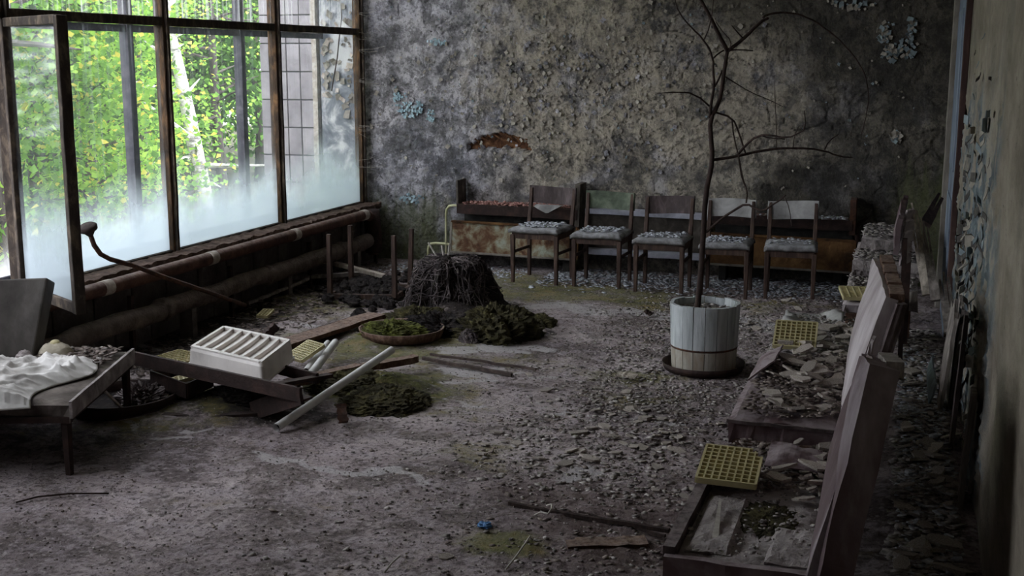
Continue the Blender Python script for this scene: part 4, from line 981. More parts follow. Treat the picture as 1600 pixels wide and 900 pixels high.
# ================================================================== LEFT COUCH WITH CLOTH
A = onZ(108, 628, 0.36); Bc = onZ(206, 545, 0.36)
u_ = (Bc - A); LU = u_.length; u_.normalize(); v_ = Vector((-u_.y, u_.x, 0)); 
if v_.x > 0: v_ = -v_
def cp(u, v, z): q = A + u_ * u + v_ * v; return Vector((q.x, q.y, z))
T = thing('couch', 'grey upholstered couch with thin metal legs at the left edge', 'couch', (A.x, A.y, 0))
def rub(u, v): 
    e = min(u, 1 - u, v, 1 - v); return cp(LU * u, 1.5 * v, 0.362 - 0.02 * math.exp(-e * 30) + 0.012 * (float(fbm([u * 6], [v * 8], 3, 3)[0]) - 0.5))
part('seat', B().sheet(rub, 20, 30, -0.085 if u_.cross(v_).z < 0 else 0.085), 'couchseat', T, smooth=False)
part('frame_rail', B().bar(cp(0.02, 0, 0.272), cp(0.02, 1.5, 0.272), 0.03, 0.03), 'darkrust', T); part('frame_rail', B().bar(cp(0, 0.02, 0.272), cp(LU, 0.02, 0.272), 0.03, 0.03), 'darkrust', T)
part('frame_rail', B().bar(cp(LU - 0.03, 0.0, 0.272), cp(LU - 0.03, 1.5, 0.272), 0.03, 0.03), 'darkrust', T)
for uu, vv in ((0.03, 0.03), (LU - 0.04, 0.03), (0.03, 1.4), (LU - 0.04, 1.4)):
    part('leg', B().bar(cp(uu, vv, 0.27), cp(uu, vv, -0.005) - u_ * 0.0, 0.034, 0.034, w2=0.026, h2=0.026), 'darkrust', T)
part('brace', B().bar(cp(LU * 0.6, 0.05, 0.26), cp(LU * 0.92, 0.03, 0.03), 0.012, 0.012), 'wire', T)
part('side_panel', B().bar(cp(-0.005, -0.006, 0.322), cp(LU + 0.005, -0.006, 0.322), 0.014, 0.082, seg=8, jit=0.001), 'foam', T)
# backrest block
def bkf(u, v):
    base = cp(LU - 0.18 + 0.16 * v, 0.47 + 1.0 * u - 0.05 * v, 0.36 + 0.40 * v)
    return base + Vector((0, 0, -0.03 * u * v))
part('backrest', B().sheet(bkf, 8, 6, -0.13), 'couchback', T, smooth=False, bevel=0.01, label='greyed backrest block')
# crumpled cloth
def clf(U, Vv):
    uu = -0.015 + 0.74 * U + 0.10 * Vv * (1 - U) - 0.07 * math.sin(Vv * 5.0) * (1 - U); vv = 0.05 + 0.95 * Vv + 0.05 * math.sin(U * 7) + 0.12 * (1 - U) * (1 - Vv)
    def rdg(a, b, sd): return (1 - abs(2 * float(fbm([a], [b], 2, sd)[0]) - 1)) ** 3
    wx_ = float(fbm([uu * 4], [vv * 4], 2, 8)[0])
    r = 0.038 * rdg(uu * 5 + vv * 3 + wx_, vv * 2 - uu * 2, 25) + 0.030 * rdg(uu * 13 - vv * 5, vv * 4 + uu * 5 + wx_, 31) + 0.014 * rdg(uu * 26 + vv * 8, vv * 12, 35)
    e = min(U, 1 - U, Vv, 1 - Vv)
    z = 0.368 + (0.012 + r) * min(1, e * 9)
    if uu < 0.0: z -= 0.03
    return cp(uu, vv, z)
o = solo('crumpled_cloth', B().sheet(clf, 84, 104), 'cloth', 'crumpled white cloth lying on the grey couch at the left edge', 'cloth', smooth=True)
o.modifiers.new('thickness', 'SOLIDIFY').thickness = 0.004
# pale cap with a yellow button
q = cp(LU - 0.14, 0.36, 0.36)
T = thing('domed_hat', 'pale domed bowl with yellow foot lying on the couch beside the cloth', 'hat', (q.x, q.y, 0.36))
part('dome', lump((q.x, q.y, 0.362), 0.10, 0.07, 0.07, 3, 0.08, 2), 'capwhite', T, smooth=True)
part('crown_button', lump((q.x, q.y, 0.425), 0.03, 0.025, 0.022, 4, 0.05, 2, 14, 6), 'yellow', T, smooth=True, label='yellow button')
q = cp(LU - 0.30, 0.47, 0.36)
solo('foam_lump', lump((q.x, q.y, 0.362), 0.05, 0.05, 0.06, 14, 0.2, 2, 16, 8), 'foam', 'small grey foam lump on the couch by the backrest', 'foam')

# ================================================================== BASIN, TRAYS, TUBES, PLANKS
# upturned ribbed basin: local axes from its measured corners
c4 = [onZ(347, 508, 0.33), onZ(457, 530, 0.33), onZ(408, 567, 0.33), onZ(297, 540, 0.33)]
ctr = sum(c4, Vector()) / 4; ex = ((c4[1] - c4[0]) + (c4[2] - c4[3])) / 4; ey = ((c4[0] - c4[3]) + (c4[1] - c4[2])) / 4
hx, hy = ex.length, ey.length; ex.normalize(); ey.normalize()
T = thing('plastic_basin', 'white ribbed plastic basin lying upside down on the rusty tray', 'basin', (ctr.x, ctr.y, 0.15))
def bp_(x, y, z): q = ctr + ex * x + ey * y; return Vector((q.x, q.y, z))
ZT_, ZB_ = 0.33, 0.215
b = B(); n = 40
def rr(k, hx_, hy_, cr):
    # rounded rectangle ring
    pts = []
    for ci, (sx, sy) in enumerate(((1, 1), (-1, 1), (-1, -1), (1, -1))):
        for j in range(6):
            a = PI / 2 * ci + PI / 2 * j / 5; pts.append((sx * (hx_ - cr) + cr * math.cos(a), sy * (hy_ - cr) + cr * math.sin(a)))
    return pts
rings = [(hx + 0.022, hy + 0.022, ZB_), (hx + 0.022, hy + 0.022, ZB_ + 0.012), (hx + 0.012, hy + 0.012, ZB_ + 0.014), (hx + 0.004, hy + 0.004, ZT_ - 0.025), (hx - 0.006, hy - 0.006, ZT_ - 0.006), (hx - 0.02, hy - 0.02, ZT_)]
vs = []; fs = []
for a, c_, z in rings:
    for x, y in rr(0, a, c_, 0.035): vs.append(bp_(x, y, z))
m = 24
for i in range(len(rings) - 1):
    for k in range(m): fs.append((i * m + k, i * m + (k + 1) % m, (i + 1) * m + (k + 1) % m, (i + 1) * m + k))
b.add(vs, fs)
# top grid: raised frame with seven recessed slots
zr = ZT_ - 0.022
b.add([bp_(-hx + .03, -hy + .03, zr), bp_(hx - .03, -hy + .03, zr), bp_(hx - .03, hy - .03, zr), bp_(-hx + .03, hy - .03, zr)], [(0, 1, 2, 3)])
part('shell', b, 'whiteplastic', T, smooth=False)
NSL = 7; wS = 2 * (hx - 0.02) / NSL
for k in range(NSL + 1):
    x = -hx + 0.02 + k * wS; pts = []
    for j in range(9):
        v = j / 8; pts.append((x + 0.012 * math.sin(v * PI) * (1 if 0 < k < NSL else 0), -hy + 0.018 + (2 * hy - 0.036) * v))
    wv = 0.011
    def rib(u, vv, pts=pts, wv=wv):
        i = min(int(vv * 8), 7); f = vv * 8 - i; px = pts[i][0] * (1 - f) + pts[i + 1][0] * f; py = pts[i][1] * (1 - f) + pts[i + 1][1] * f
        return bp_(px + (u - .5) * 2 * wv, py, ZT_)
    part('rib', B().sheet(rib, 2, 8, 0.024), 'whiteplastic', T)
for s_ in (-1, 1): part('rim_bar', B().bar(bp_(-hx + 0.02, s_ * (hy - 0.022), ZT_ - 0.012), bp_(hx - 0.02, s_ * (hy - 0.022), ZT_ - 0.012), 0.03, 0.024), 'whiteplastic', T)

# rusty tray frame the basin rests on
T = thing('rusty_tray', 'long dark rusty tray frame slanting under the white basin', 'tray', (-3.6, 5.6, 0))
a = onZ(207, 559, 0.25); c = onZ(470, 617, 0.225)
part('front_bar', B().bar(a, c, 0.02, 0.075), 'darkrust', T)
part('front_flange', B().bar(a + Vector((0.02, 0.03, -0.03)), c + Vector((0.02, 0.03, -0.03)), 0.08, 0.012), 'darkrust', T)
e = onZ(395, 642, 0.03)
part('end_bar', B().bar(c, e, 0.02, 0.10), 'darkrust', T)
part('rear_bar', B().bar(a + Vector((0.1, 0.5, -0.05)), c + Vector((-0.12, 0.42, -0.03)), 0.02, 0.06), 'darkrust', T)
part('cross_bar', B().bar(a.lerp(c, 0.45), a.lerp(c, 0.45) + Vector((0.15, 0.46, -0.04)), 0.05, 0.02), 'darkrust', T)
part('cross_bar', B().bar(a.lerp(c, 0.8), a.lerp(c, 0.8) + Vector((0.15, 0.46, -0.04)), 0.05, 0.02), 'darkrust', T)
part('base_strip', B().bar(onZ(255, 648, 0.02), onZ(330, 651, 0.02), 0.05, 0.015, seg=3), 'darkrust', T)
part('base_strip', B().bar(onZ(328, 651, 0.02), onZ(440, 643, 0.03), 0.05, 0.015, seg=3), 'darkrust', T)
# small open box
T0 = onZ(236, 590, 0.13); T1 = onZ(292, 611, 0.11); T2 = onZ(332, 592, 0.12); T3 = onZ(266, 578, 0.14)
T = thing('small_drawer', 'small dark rusty open box with yellow scraps under the tray frame', 'box', (T0.x, T0.y, 0.03))
for p, q in ((T0, T1), (T1, T2), (T2, T3), (T3, T0)): part('side', B().bar(p, q, 0.012, 0.085), 'darkrust', T)
bb = B(); dz = Vector((0, 0, -0.04)); bb.add([T0 + dz, T1 + dz, T2 + dz, T3 + dz, T0 + dz * 1.2, T1 + dz * 1.2, T2 + dz * 1.2, T3 + dz * 1.2], [(0, 1, 2, 3), (7, 6, 5, 4), (0, 4, 5, 1), (1, 5, 6, 2), (2, 6, 7, 3), (3, 7, 4, 0)])
part('bottom', bb, 'darkrust', T)
# round hoop basket under the couch
p = onZ(193, 628, 0.03)
T = thing('round_hoop_tray', 'round rusty hoop tray with crumpled scraps under the couch corner', 'tray', (p.x, p.y, 0))
part('rim', B().lathe([(0.29, 0.0), (0.305, 0.0), (0.31, 0.07), (0.295, 0.07), (0.29, 0.0)], 40, (p.x, p.y, 0.01), sx=0.95, sy=1.0), 'darkrust', T, smooth=True)
part('bottom', B().lathe([(0.0, 0.012), (0.29, 0.012)], 40, (p.x, p.y, 0.01), sx=0.95), 'soil', T)
pq = onZ(222, 622, 0.05)
solo('crumpled_scrap', lump((pq.x, pq.y, 0.03), 0.13, 0.12, 0.09, 31, 0.5, 5), 'vinyl_dark', 'crumpled brown scrap lying in the round hoop tray', 'scrap')

def tubeobj(name, a, c, r, label, m='tube', inner=True):
    T = thing(name, label, 'tube', (a.x, a.y, min(a.z, c.z) - r))
    part('body', B().tube([a, a.lerp(c, 0.5), c], r, 16, cap=False), m, T, smooth=True)
    d = (c - a).normalized()
    part('bore', B().tube([a, c], r * 0.86, 16, cap=False), m, T, smooth=True)
    for e, s in ((a, 1), (c, -1)):
        part('end_ring', B().tube([e - d * s * 0.001, e + d * s * 0.01], [r * 1.0, r * 1.03], 16, cap=False), m, T, smooth=True)
    if inner:
        part('end_disc', B().tube([a + d * 0.03, a + d * 0.04], r * 0.85, 12), 'niche', T); part('end_disc', B().tube([c - d * 0.04, c - d * 0.03], r * 0.85, 12), 'niche', T)  # near-black disc set just inside each tube end
    return T
tubeobj('white_tube', onZ(432, 668, 0.03), onZ(612, 547, 0.20), 0.023, 'long white plastic tube slanting across the mossy heap')
tubeobj('white_tube', onZ(483, 588, 0.10), onZ(524, 535, 0.13), 0.024, 'short white tube right of the basin, nearer of the pair')
tubeobj('white_tube', onZ(478, 580, 0.08), onZ(512, 536, 0.10), 0.02, 'short white tube right of the basin, farther of the pair')

def plank(label, x0, y0, z0, x1, y1, z1, w, th, m, name='plank', cat='plank', seg=8, jit=0.004):
    a = onZ(x0, y0, z0); c = onZ(x1, y1, z1); n = Vector((0, 0, 1))
    return solo(name, B().bar(a, c, w, th, seg=seg, jit=jit), m, label, cat)
plank('flaking brown board running from the basin to the upturned stool', 420, 545, 0.05, 590, 492, 0.08, 0.16, 0.03, 'brownwood')
plank('narrow dark board lying against the flaking brown board', 405, 548, 0.04, 560, 498, 0.05, 0.06, 0.05, 'darkrust')
plank('rotten bark-like board under the long white tube', 448, 600, 0.08, 560, 575, 0.10, 0.07, 0.045, 'brownwood')
plank('broken dark board end sticking out beyond the long white tube', 560, 575, 0.09, 650, 560, 0.09, 0.07, 0.04, 'brownwood')
plank('long pale board leaning on the lagged pipe behind the upturned stool', 485, 402, 0.20, 600, 432, 0.06, 0.07, 0.03, 'palewood')
plank('grey board lying behind the upturned stool legs', 425, 436, 0.10, 560, 428, 0.10, 0.05, 0.03, 'greywood')
plank('thin grey stick lying between bent rod and stool', 388, 474, 0.08, 435, 455, 0.10, 0.025, 0.02, 'greywood', 'stick', 'stick')
plank('thin grey stick propped toward the lagged pipe', 434, 455, 0.10, 482, 436, 0.14, 0.025, 0.02, 'greywood', 'stick', 'stick')
plank('dark rusty block sticking up behind the white basin', 412, 528, 0.10, 432, 508, 0.18, 0.07, 0.05, 'darkrust', 'metal_block', 'metal block')
plank('short rusty bracket standing in the mossy heap by the long tube', 533, 632, 0.10, 537, 660, 0.02, 0.05, 0.02, 'rust', 'metal_bracket', 'bracket')
plank('dark post stub behind the basin near the bent rod tip', 406, 488, 0.0, 407, 470, 0.10, 0.03, 0.03, 'darkrust', 'post_stub', 'post')
plank('pale stick lying on the floor right of the mossy heap', 660, 560, 0.03, 800, 585, 0.02, 0.022, 0.02, 'twig', 'stick', 'stick')
plank('thin pale stick lying right of the mossy heap, farther one', 672, 553, 0.03, 838, 577, 0.02, 0.016, 0.014, 'twig', 'stick', 'stick')
plank('long thin dark stick on the floor left of the nearest bench', 795, 787, 0.02, 1045, 830, 0.03, 0.018, 0.016, 'bark', 'stick', 'stick')
plank('thin dark stick beside the seat of the nearest bench', 905, 800, 0.015, 1040, 838, 0.02, 0.012, 0.012, 'bark', 'stick', 'stick')
plank('flat brown board scrap on the floor left of the nearest bench', 885, 850, 0.012, 1010, 846, 0.012, 0.09, 0.015, 'brownwood')
plank('dark curled bark scrap on the floor behind the tub', 1008, 485, 0.05, 1018, 492, 0.02, 0.05, 0.02, 'bark', 'bark_scrap', 'bark')
plank('pale torn card scrap on the floor left of the tub', 965, 583, 0.03, 995, 588, 0.02, 0.08, 0.012, 'palewood', 'card_scrap', 'scrap')
# wires and scraps on the near floor
def wire(label, pts, r=0.004, m='wire'):
    P = [onZ(x, y, z) for x, y, z in pts]; Q = []
    for a, c in zip(P[:-1], P[1:]): Q += [a, a.lerp(c, 0.5)]
    Q.append(P[-1]); return solo('wire', B().tube(Q, r, 6), m, label, 'wire', smooth=True)
wire('pale curled wire on the floor near the long dark stick', [(835, 805, 0.02), (845, 800, 0.04), (856, 803, 0.04), (862, 795, 0.06), (862, 788, 0.03), (854, 790, 0.02)])
wire('thin dark wire curving on the floor below the couch leg', [(25, 785, 0.01), (60, 776, 0.015), (110, 771, 0.015), (170, 771, 0.01)], 0.004, 'bark')
wire('pale wire twig rising by the board near the basin', [(488, 520, 0.02), (486, 510, 0.06), (481, 504, 0.10)], 0.004)
wire('pale wire twig rising near the dark block', [(520, 515, 0.02), (516, 508, 0.06), (510, 500, 0.1)], 0.004)
wire('pale dry stalk on the near floor', [(790, 890, 0.01), (806, 870, 0.03), (820, 850, 0.03), (828, 838, 0.02)], 0.004)
wire('pale dry stalk near the bottom edge', [(600, 895, 0.01), (612, 880, 0.03), (625, 868, 0.02)], 0.004)
p = onZ(757, 826, 0.0); solo('blue_scrap', lump((p.x, p.y, hz(p.x, p.y)), 0.03, 0.03, 0.015, 8, 0.6, 6, 14, 6), 'blueplastic', 'small blue plastic scrap on the near floor', 'scrap')

P = [onX(x, y, -5.08) for x, y in ((532, -25), (531, 0), (534, 25), (530, 60), (527, 90), (521, 125), (518, 142))]
solo('hanging_cord', B().tube(P, 0.006, 6), 'bark', 'dark cord hanging in the last bay by the back wall', 'cord', smooth=True)
b = B()
for k in range(22):
    y = random.choice([20, 55, 62, 82, 125, 130, 200, 205, 215, 255, 300]) + random.uniform(-6, 6); a = onX(561, y, -4.955); c = onY(random.uniform(572, 602), y + random.uniform(-10, 10), YB - 0.02)
    b.tube([a, a.lerp(c, 0.5) + Vector((0, 0, -0.012)), c], 0.0016, 4)
solo('cobweb', b, 'wire', 'thin pale cobweb strands between last window frame and back wall', 'cobweb', kind='stuff')

# ---- yellow grid diffusers
def diffuser(label, c, w, l, rz, tilt, roll=0.0, nx=8, ny=9, cut=False):
    T = thing('grid_diffuser', label, 'light diffuser', c, 0, 'yellow grid light diffusers')
    M = Euler((tilt, roll, rz)).to_matrix()
    def L(x, y, z): return M @ Vector((x, y, z))
    b = B(); h = 0.022
    def bar(x0, y0, x1, y1, wv):
        b.bar(L(x0, y0, h / 2), L(x1, y1, h / 2), wv, h, up=M @ Vector((0, 0, 1)))
    cc = w * 0.18 if cut else 0
    for i in range(nx + 1):
        x = -w / 2 + w * i / nx; top = l / 2
        if cut and x > w / 2 - cc: top = l / 2 - (x - (w / 2 - cc)) * 1.6
        bar(x, -l / 2, x, top, 0.006 if 0 < i < nx else 0.009)
    rb = part('long_ribs', b, 'yellow', T, False)
    b = B()
    for j in range(ny + 1):
        y = -l / 2 + l * j / ny; r = w / 2
        if cut and y > l / 2 - cc * 1.6: r = w / 2 - (y - (l / 2 - cc * 1.6)) / 1.6
        bar(-w / 2, y, r, y, 0.006 if 0 < j < ny else 0.009)
    part('cross_ribs', b, 'yellow', T, False)
    pl = [(-w / 2, -l / 2), (w / 2, -l / 2), (w / 2, l / 2 - cc * 1.6), (w / 2 - cc, l / 2), (-w / 2, l / 2)]
    part('back_plate', B().prism(pl, 0.004, M.to_4x4()), 'yellow', T, False)
    return T
diffuser('large yellow grid diffuser with one cut corner on the nearest bench', onZ(1141, 732, 0.39), 0.215, 0.31, 0.03, 0.10, 0.03, cut=True)
diffuser('yellow grid diffuser standing tilted on the third bench', onZ(1243, 526, 0.48), 0.21, 0.21, 0.02, 0.45, 0.0, 8, 8)
diffuser('small yellow diffuser on the farthest low seat by the cushion stack', onZ(1345, 461, 0.425), 0.24, 0.30, 0.15, 0.05, 0, 6, 8)
diffuser('yellow grid diffuser peeking out right of the white basin', onZ(478, 551, 0.14), 0.17, 0.18, -0.5, 0.4)
diffuser('yellow grid diffuser lying on the floor left of the white basin', onZ(272, 564, 0.04), 0.26, 0.30, -0.3, 0.05)
diffuser('yellow diffuser scrap inside the small rusty box', onZ(284, 595, 0.115), 0.09, 0.17, -0.9, 0.2, 0, 4, 7)
diffuser('small yellow diffuser scrap near the dark post stub', onZ(415, 492, 0.03), 0.08, 0.16, 0.2, 0.1, 0, 3, 5)
diffuser('yellow diffuser half hidden below the small rusty box', onZ(268, 618, 0.03), 0.14, 0.16, 0.3, 0.0, 0, 4, 5)

# ================================================================== ROW OF BENCH SEATS ON THE RIGHT
XS0, XS1 = -0.665, -0.19
def slab4(nb_, nt, fb, ft, th, nu=10, nv=10, bulge=0.03, seed=1, ragged=0.0):
    def f(u, v):
        p = nb_.lerp(fb, u).lerp(nt.lerp(ft, u), v)
        nrm = (fb - nb_).cross(nt - nb_).normalized()
        if nrm.x > 0: nrm = -nrm
        k = bulge * math.sin(PI * u) * math.sin(PI * v) + 0.012 * (float(fbm([u * 5 + seed], [v * 5], 3, seed)[0]) - .5)
        rag = ragged * (float(fbm([u * 9 + seed], [3.3], 3, seed + 3)[0]) - 0.6) * v ** 3
        return p + nrm * k + Vector((0, 0, rag))
    return B().sheet(f, nu, nv, th)
def cushion(x0, x1, y0, y1, z0, z1, seed, amp=0.02, nu=16, nv=24):
    def f(u, v):
        e = min(u, 1 - u, v, 1 - v)
        return Vector((x0 + (x1 - x0) * u, y0 + (y1 - y0) * v, z1 + amp * 2 * (float(fbm([u * 4 + seed], [v * 6], 4, seed)[0]) - .5) - 0.015 * math.exp(-e * 25)))
    return B().sheet(f, nu, nv, z1 - z0)
V3 = Vector
# nearest bench: padding rotten away, dark rim left
T = thing('bench_seat', 'nearest bench seat with rotten padding, mossy hollow and maroon backrest', 'bench', (-0.43, 3.7, 0), group='row of bench seats along the right wall')
part('base', cushion(XS0, XS1, 3.70, 4.97, 0.20, 0.315, 3, 0.02), 'foam', T)
part('front_rim', B().bar((XS0, 3.70, 0.325), (XS0 + 0.02, 4.55, 0.335), 0.04, 0.05, seg=10, jit=0.004), 'vinyl_dark', T)
part('end_panel', B().bar((XS0 - 0.01, 3.69, 0.26), (XS1 + 0.05, 3.69, 0.255), 0.03, 0.13, seg=8, jit=0.003), 'leather', T)
part('torn_cover', slab4(V3((XS0 + 0.03, 4.38, 0.335)), V3((XS0 + 0.17, 4.36, 0.36)), V3((XS0 + 0.05, 4.56, 0.345)), V3((XS0 + 0.2, 4.54, 0.36)), 0.008, 6, 6, 0.02, 5), 'leather_grey', T)
part('torn_cover', cushion(-0.62, -0.47, 3.76, 4.3, 0.325, 0.336, 91, 0.009, 10, 18), 'foam', T)
part('torn_cover', cushion(-0.36, -0.21, 3.74, 4.05, 0.322, 0.333, 95, 0.009, 10, 14), 'foam', T)
part('moss_patch', lump((-0.40, 4.12, 0.31), 0.12, 0.17, 0.022, 6, 0.3, 5), 'mossdark', T, label='dark moss in the hollow')
part('peg', B().bar((-0.535, 3.86, 0.33), (-0.56, 4.14, 0.36), 0.022, 0.012, w2=0.008), 'wire', T)
for sx in (XS0 + 0.08, XS1 - 0.05):
    for sy in (3.78, 4.88): part('leg', B().bar((sx, sy, 0.2), (sx, sy, -0.01), 0.04, 0.04), 'darkrust', T)
bk = part('backrest', slab4(V3((-0.185, 3.62, 0.26)), V3((-0.005, 3.88, 0.955)), V3((-0.17, 4.92, 0.34)), V3((-0.065, 4.55, 0.83)), 0.05, 14, 12, 0.03, 8, 0.05), 'leather_worn', T, smooth=False, label='maroon leatherette backrest with pale dust')
part('backrest_edge', slab4(V3((-0.10, 3.60, 0.22)), V3((0.022, 3.84, 0.955)), V3((-0.12, 3.68, 0.22)), V3((-0.02, 3.93, 0.96)), 0.10, 4, 10, 0.0, 9), 'leather_worn', bk)
part('torn_tip', slab4(V3((-0.12, 4.5, 0.62)), V3((-0.075, 4.56, 0.88)), V3((-0.09, 4.62, 0.62)), V3((-0.07, 4.58, 0.9)), 0.012, 4, 6, 0.01, 10), 'leather_grey', bk)
part('top_rail', B().bar((0.005, 3.86, 0.955), (-0.03, 4.52, 0.83), 0.055, 0.05, seg=8, jit=0.003), 'greywood', bk)
solo('leather_scrap', slab4(V3((-0.46, 4.62, 0.35)), V3((-0.45, 4.80, 0.40)), V3((-0.24, 4.60, 0.35)), V3((-0.25, 4.80, 0.37)), 0.008, 10, 8, 0.02, 17, 0.02), 'leather', 'curled maroon leather scrap beside the large yellow diffuser', 'leather scrap')
# second bench: cushion under a heap of fallen plaster
T = thing('bench_seat', 'second bench seat with sagging cushion buried under fallen plaster', 'bench', (-0.42, 5.0, 0), group='row of bench seats along the right wall')
part('base', B().box((-0.42, 5.58, 0.25), (0.44, 1.14, 0.14)), 'brownwood', T, bevel=0.008)
part('cushion', cushion(XS0 + 0.01, XS1, 5.0, 6.15, 0.325, 0.42, 13, 0.018), 'leather', T)
part('seam', B().bar((XS0 + 0.005, 4.995, 0.405), (XS1, 4.995, 0.395), 0.012, 0.014, seg=8, jit=0.002), 'vinyl_dark', T)
part('torn_cover', slab4(V3((XS0 + 0.02, 5.62, 0.42)), V3((XS0 + 0.13, 5.66, 0.51)), V3((XS0 + 0.03, 6.08, 0.43)), V3((XS0 + 0.15, 5.92, 0.53)), 0.008, 8, 6, 0.02, 15), 'leather', T)
for sx in (XS0 + 0.08, XS1 - 0.05):
    for sy in (5.1, 6.05): part('leg', B().bar((sx, sy, 0.2), (sx, sy, -0.01), 0.04, 0.04), 'darkrust', T)
bk = part('backrest', slab4(V3((-0.17, 5.0, 0.36)), V3((0.0, 5.0, 0.96)), V3((-0.15, 6.05, 0.5)), V3((-0.075, 6.0, 0.965)), 0.05, 14, 12, 0.035, 18), 'leather_grey', T, smooth=False, label='greyed leatherette backrest')
part('backrest_edge', slab4(V3((-0.155, 4.97, 0.34)), V3((0.0, 4.97, 0.95)), V3((-0.10, 4.98, 0.34)), V3((0.04, 4.98, 0.95)), 0.03, 4, 10, 0.0, 19), 'vinyl_dark', bk)
for k in range(4):
    a_, c_ = k / 4 + 0.02, (k + 1) / 4 - 0.02
    P = lambda s: V3((0.0, 4.99, 0.955)).lerp(V3((-0.065, 6.0, 0.965)), s)
    part('edge_block', B().bar(P(a_), P(c_), 0.06, 0.06, seg=3, jit=0.003), 'brownwood', bk, bevel=0.004)
# third bench, low and covered
T = thing('bench_seat', 'third bench seat covered with pale crumbs and grey cloth', 'bench', (-0.42, 6.2, 0), group='row of bench seats along the right wall')
part('base', B().box((-0.42, 6.72, 0.27), (0.44, 1.0, 0.12)), 'brownwood', T, bevel=0.008)
part('cushion', cushion(XS0 + 0.02, XS1, 6.2, 7.22, 0.33, 0.405, 23, 0.03), 'foam', T)
for sx in (XS0 + 0.08, XS1 - 0.05):
    for sy in (6.3, 7.1): part('leg', B().bar((sx, sy, 0.22), (sx, sy, -0.01), 0.04, 0.04), 'darkrust', T)
def clo(u, v):
    x = -0.62 + 0.33 * u; y = 6.85 + 0.42 * v
    return V3((x, y, 0.425 + 0.07 * max(0, math.sin(u * 6 + v * 3)) * (float(fbm([u * 4], [v * 4], 3, 2)[0])) * 1.2))
o = solo('grey_cloth', B().sheet(clo, 18, 14), 'vinyl_grey', 'crumpled grey cloth on the far end of the third bench', 'cloth', smooth=True); o.modifiers.new('thickness', 'SOLIDIFY').thickness = 0.004
# far low seat carrying a diffuser
T = thing('bench_seat', 'far low bench seat with wooden side in front of the cushion stack', 'bench', (-0.2, 7.8, 0), group='row of bench seats along the right wall')
part('cushion', cushion(-0.33, 0.0, 7.78, 8.2, 0.34, 0.405, 33, 0.01), 'leather_grey', T)
part('side_board', B().box((-0.17, 7.80, 0.27), (0.28, 0.03, 0.14)), 'brownwood', T, bevel=0.004)
for sx in (-0.28, -0.06):
    for sy in (7.82, 8.14): part('leg', B().bar((sx, sy, 0.34), (sx, sy, 0.0), 0.06, 0.05), 'brownwood', T)
# stack of ruined cushions
for k, (x0, x1, y0, y1, z0, z1, lb) in enumerate([(-0.33, 0.12, 8.22, 9.35, 0.30, 0.43, 'bottom cushion of the crumbling stack at the right back corner'), (-0.31, 0.12, 8.55, 9.5, 0.44, 0.56, 'middle cushion of the crumbling stack at the right back corner'), (-0.27, 0.12, 8.9, 9.7, 0.57, 0.66, 'top cushion of the crumbling stack at the right back corner')]):
    T = thing('ruined_cushion', lb, 'cushion', ((x0 + x1) / 2, (y0 + y1) / 2, z0), group='stack of ruined cushions')
    part('padding', cushion(x0, x1, y0, y1, z0, z1, 41 + k, 0.02), 'foam', T)
    part('cover_edge', B().bar((x0, y0, z1 - 0.035), (x1, y0, z1 - 0.04), 0.02, 0.07, seg=12, jit=0.006), 'foam' if k else 'greywood', T)
    if k == 0:
        for sx in (x0 + 0.06, x1 - 0.06):
            for sy in (y0 + 0.08, y1 - 0.08): part('leg', B().bar((sx, sy, z0 + 0.02), (sx, sy, 0.0), 0.05, 0.05), 'brownwood', T)
# torn standing backrest on a steel post
T = thing('torn_backrest', 'torn upright backrest with ragged padding on a thin steel post', 'backrest', (0.03, 7.4, 0))
part('post', B().bar((0.035, 7.45, -0.01), (0.02, 7.4, 0.88), 0.028, 0.035), 'darkrust', T)
part('post', B().bar((0.06, 8.1, -0.01), (0.05, 8.05, 0.9), 0.028, 0.035), 'darkrust', T)
part('padding', slab4(V3((-0.01, 7.38, 0.78)), V3((0.0, 7.38, 0.98)), V3((0.0, 8.2, 0.78)), V3((0.03, 8.2, 1.06)), 0.03, 16, 8, 0.02, 28, 0.25), 'leather_worn', T)
for k in range(5):
    q0 = onY(1418 - k * 2.0, 335 + k * 17, 7.75 - k * 0.08)
    part('torn_strip', slab4(q0 + V3((-0.01, 0, -0.05)), q0 + V3((0.0, -0.02, 0.03)), q0 + V3((0.05, 0.06, -0.03)), q0 + V3((0.045, 0.04, 0.03)), 0.012, 5, 5, 0.012, 50 + k, 0.03), 'leather_grey', T)
# splintered boards leaning by the right wall
def splinter(label, pts, w, th, m, n=4, name='splintered_board'):
    P = [onY(x, y, Y) for x, y, Y in pts]; b = B(); d = (P[-1] - P[0])
    side = d.cross(V3((0, 1, 0))).normalized()
    for k in range(n):
        o_ = side * w * ((k + 0.5) / n - 0.5); a = P[0] + d * random.uniform(0.0, 0.28) + o_
        b.bar(a, P[-1] + o_, w / n * 0.55, th, up=(0, 1, 0), w2=w / n * 1.35, seg=6, jit=0.002)
    return solo(name, b, m, label, 'board')
splinter('tall splintered pale board leaning behind the torn backrest', [(1424, 298, 7.9), (1452, 460, 7.5)], 0.075, 0.02, 'palewood', 4)
splinter('short splintered board leaning beside the tall splintered one', [(1440, 330, 7.8), (1462, 470, 7.35)], 0.05, 0.02, 'greywood', 3)
splinter('dark slanting board leaning into the right corner', [(1474, 298, 9.4), (1446, 350, 9.0)], 0.07, 0.03, 'bark', 2)
solo('broken_panel', slab4(V3((0.25, 6.55, 0.03)), V3((0.31, 6.62, 0.62)), V3((0.26, 6.95, 0.03)), V3((0.30, 7.0, 0.70)), 0.02, 12, 8, 0.01, 71, 0.5), 'greywood', 'broken grey panel leaning on the right wall behind the benches', 'panel')
splinter('grey broken panel leaning below the peeling wall paint', [(1472, 410, 7.7), (1486, 520, 7.3)], 0.07, 0.02, 'greywood', 3)
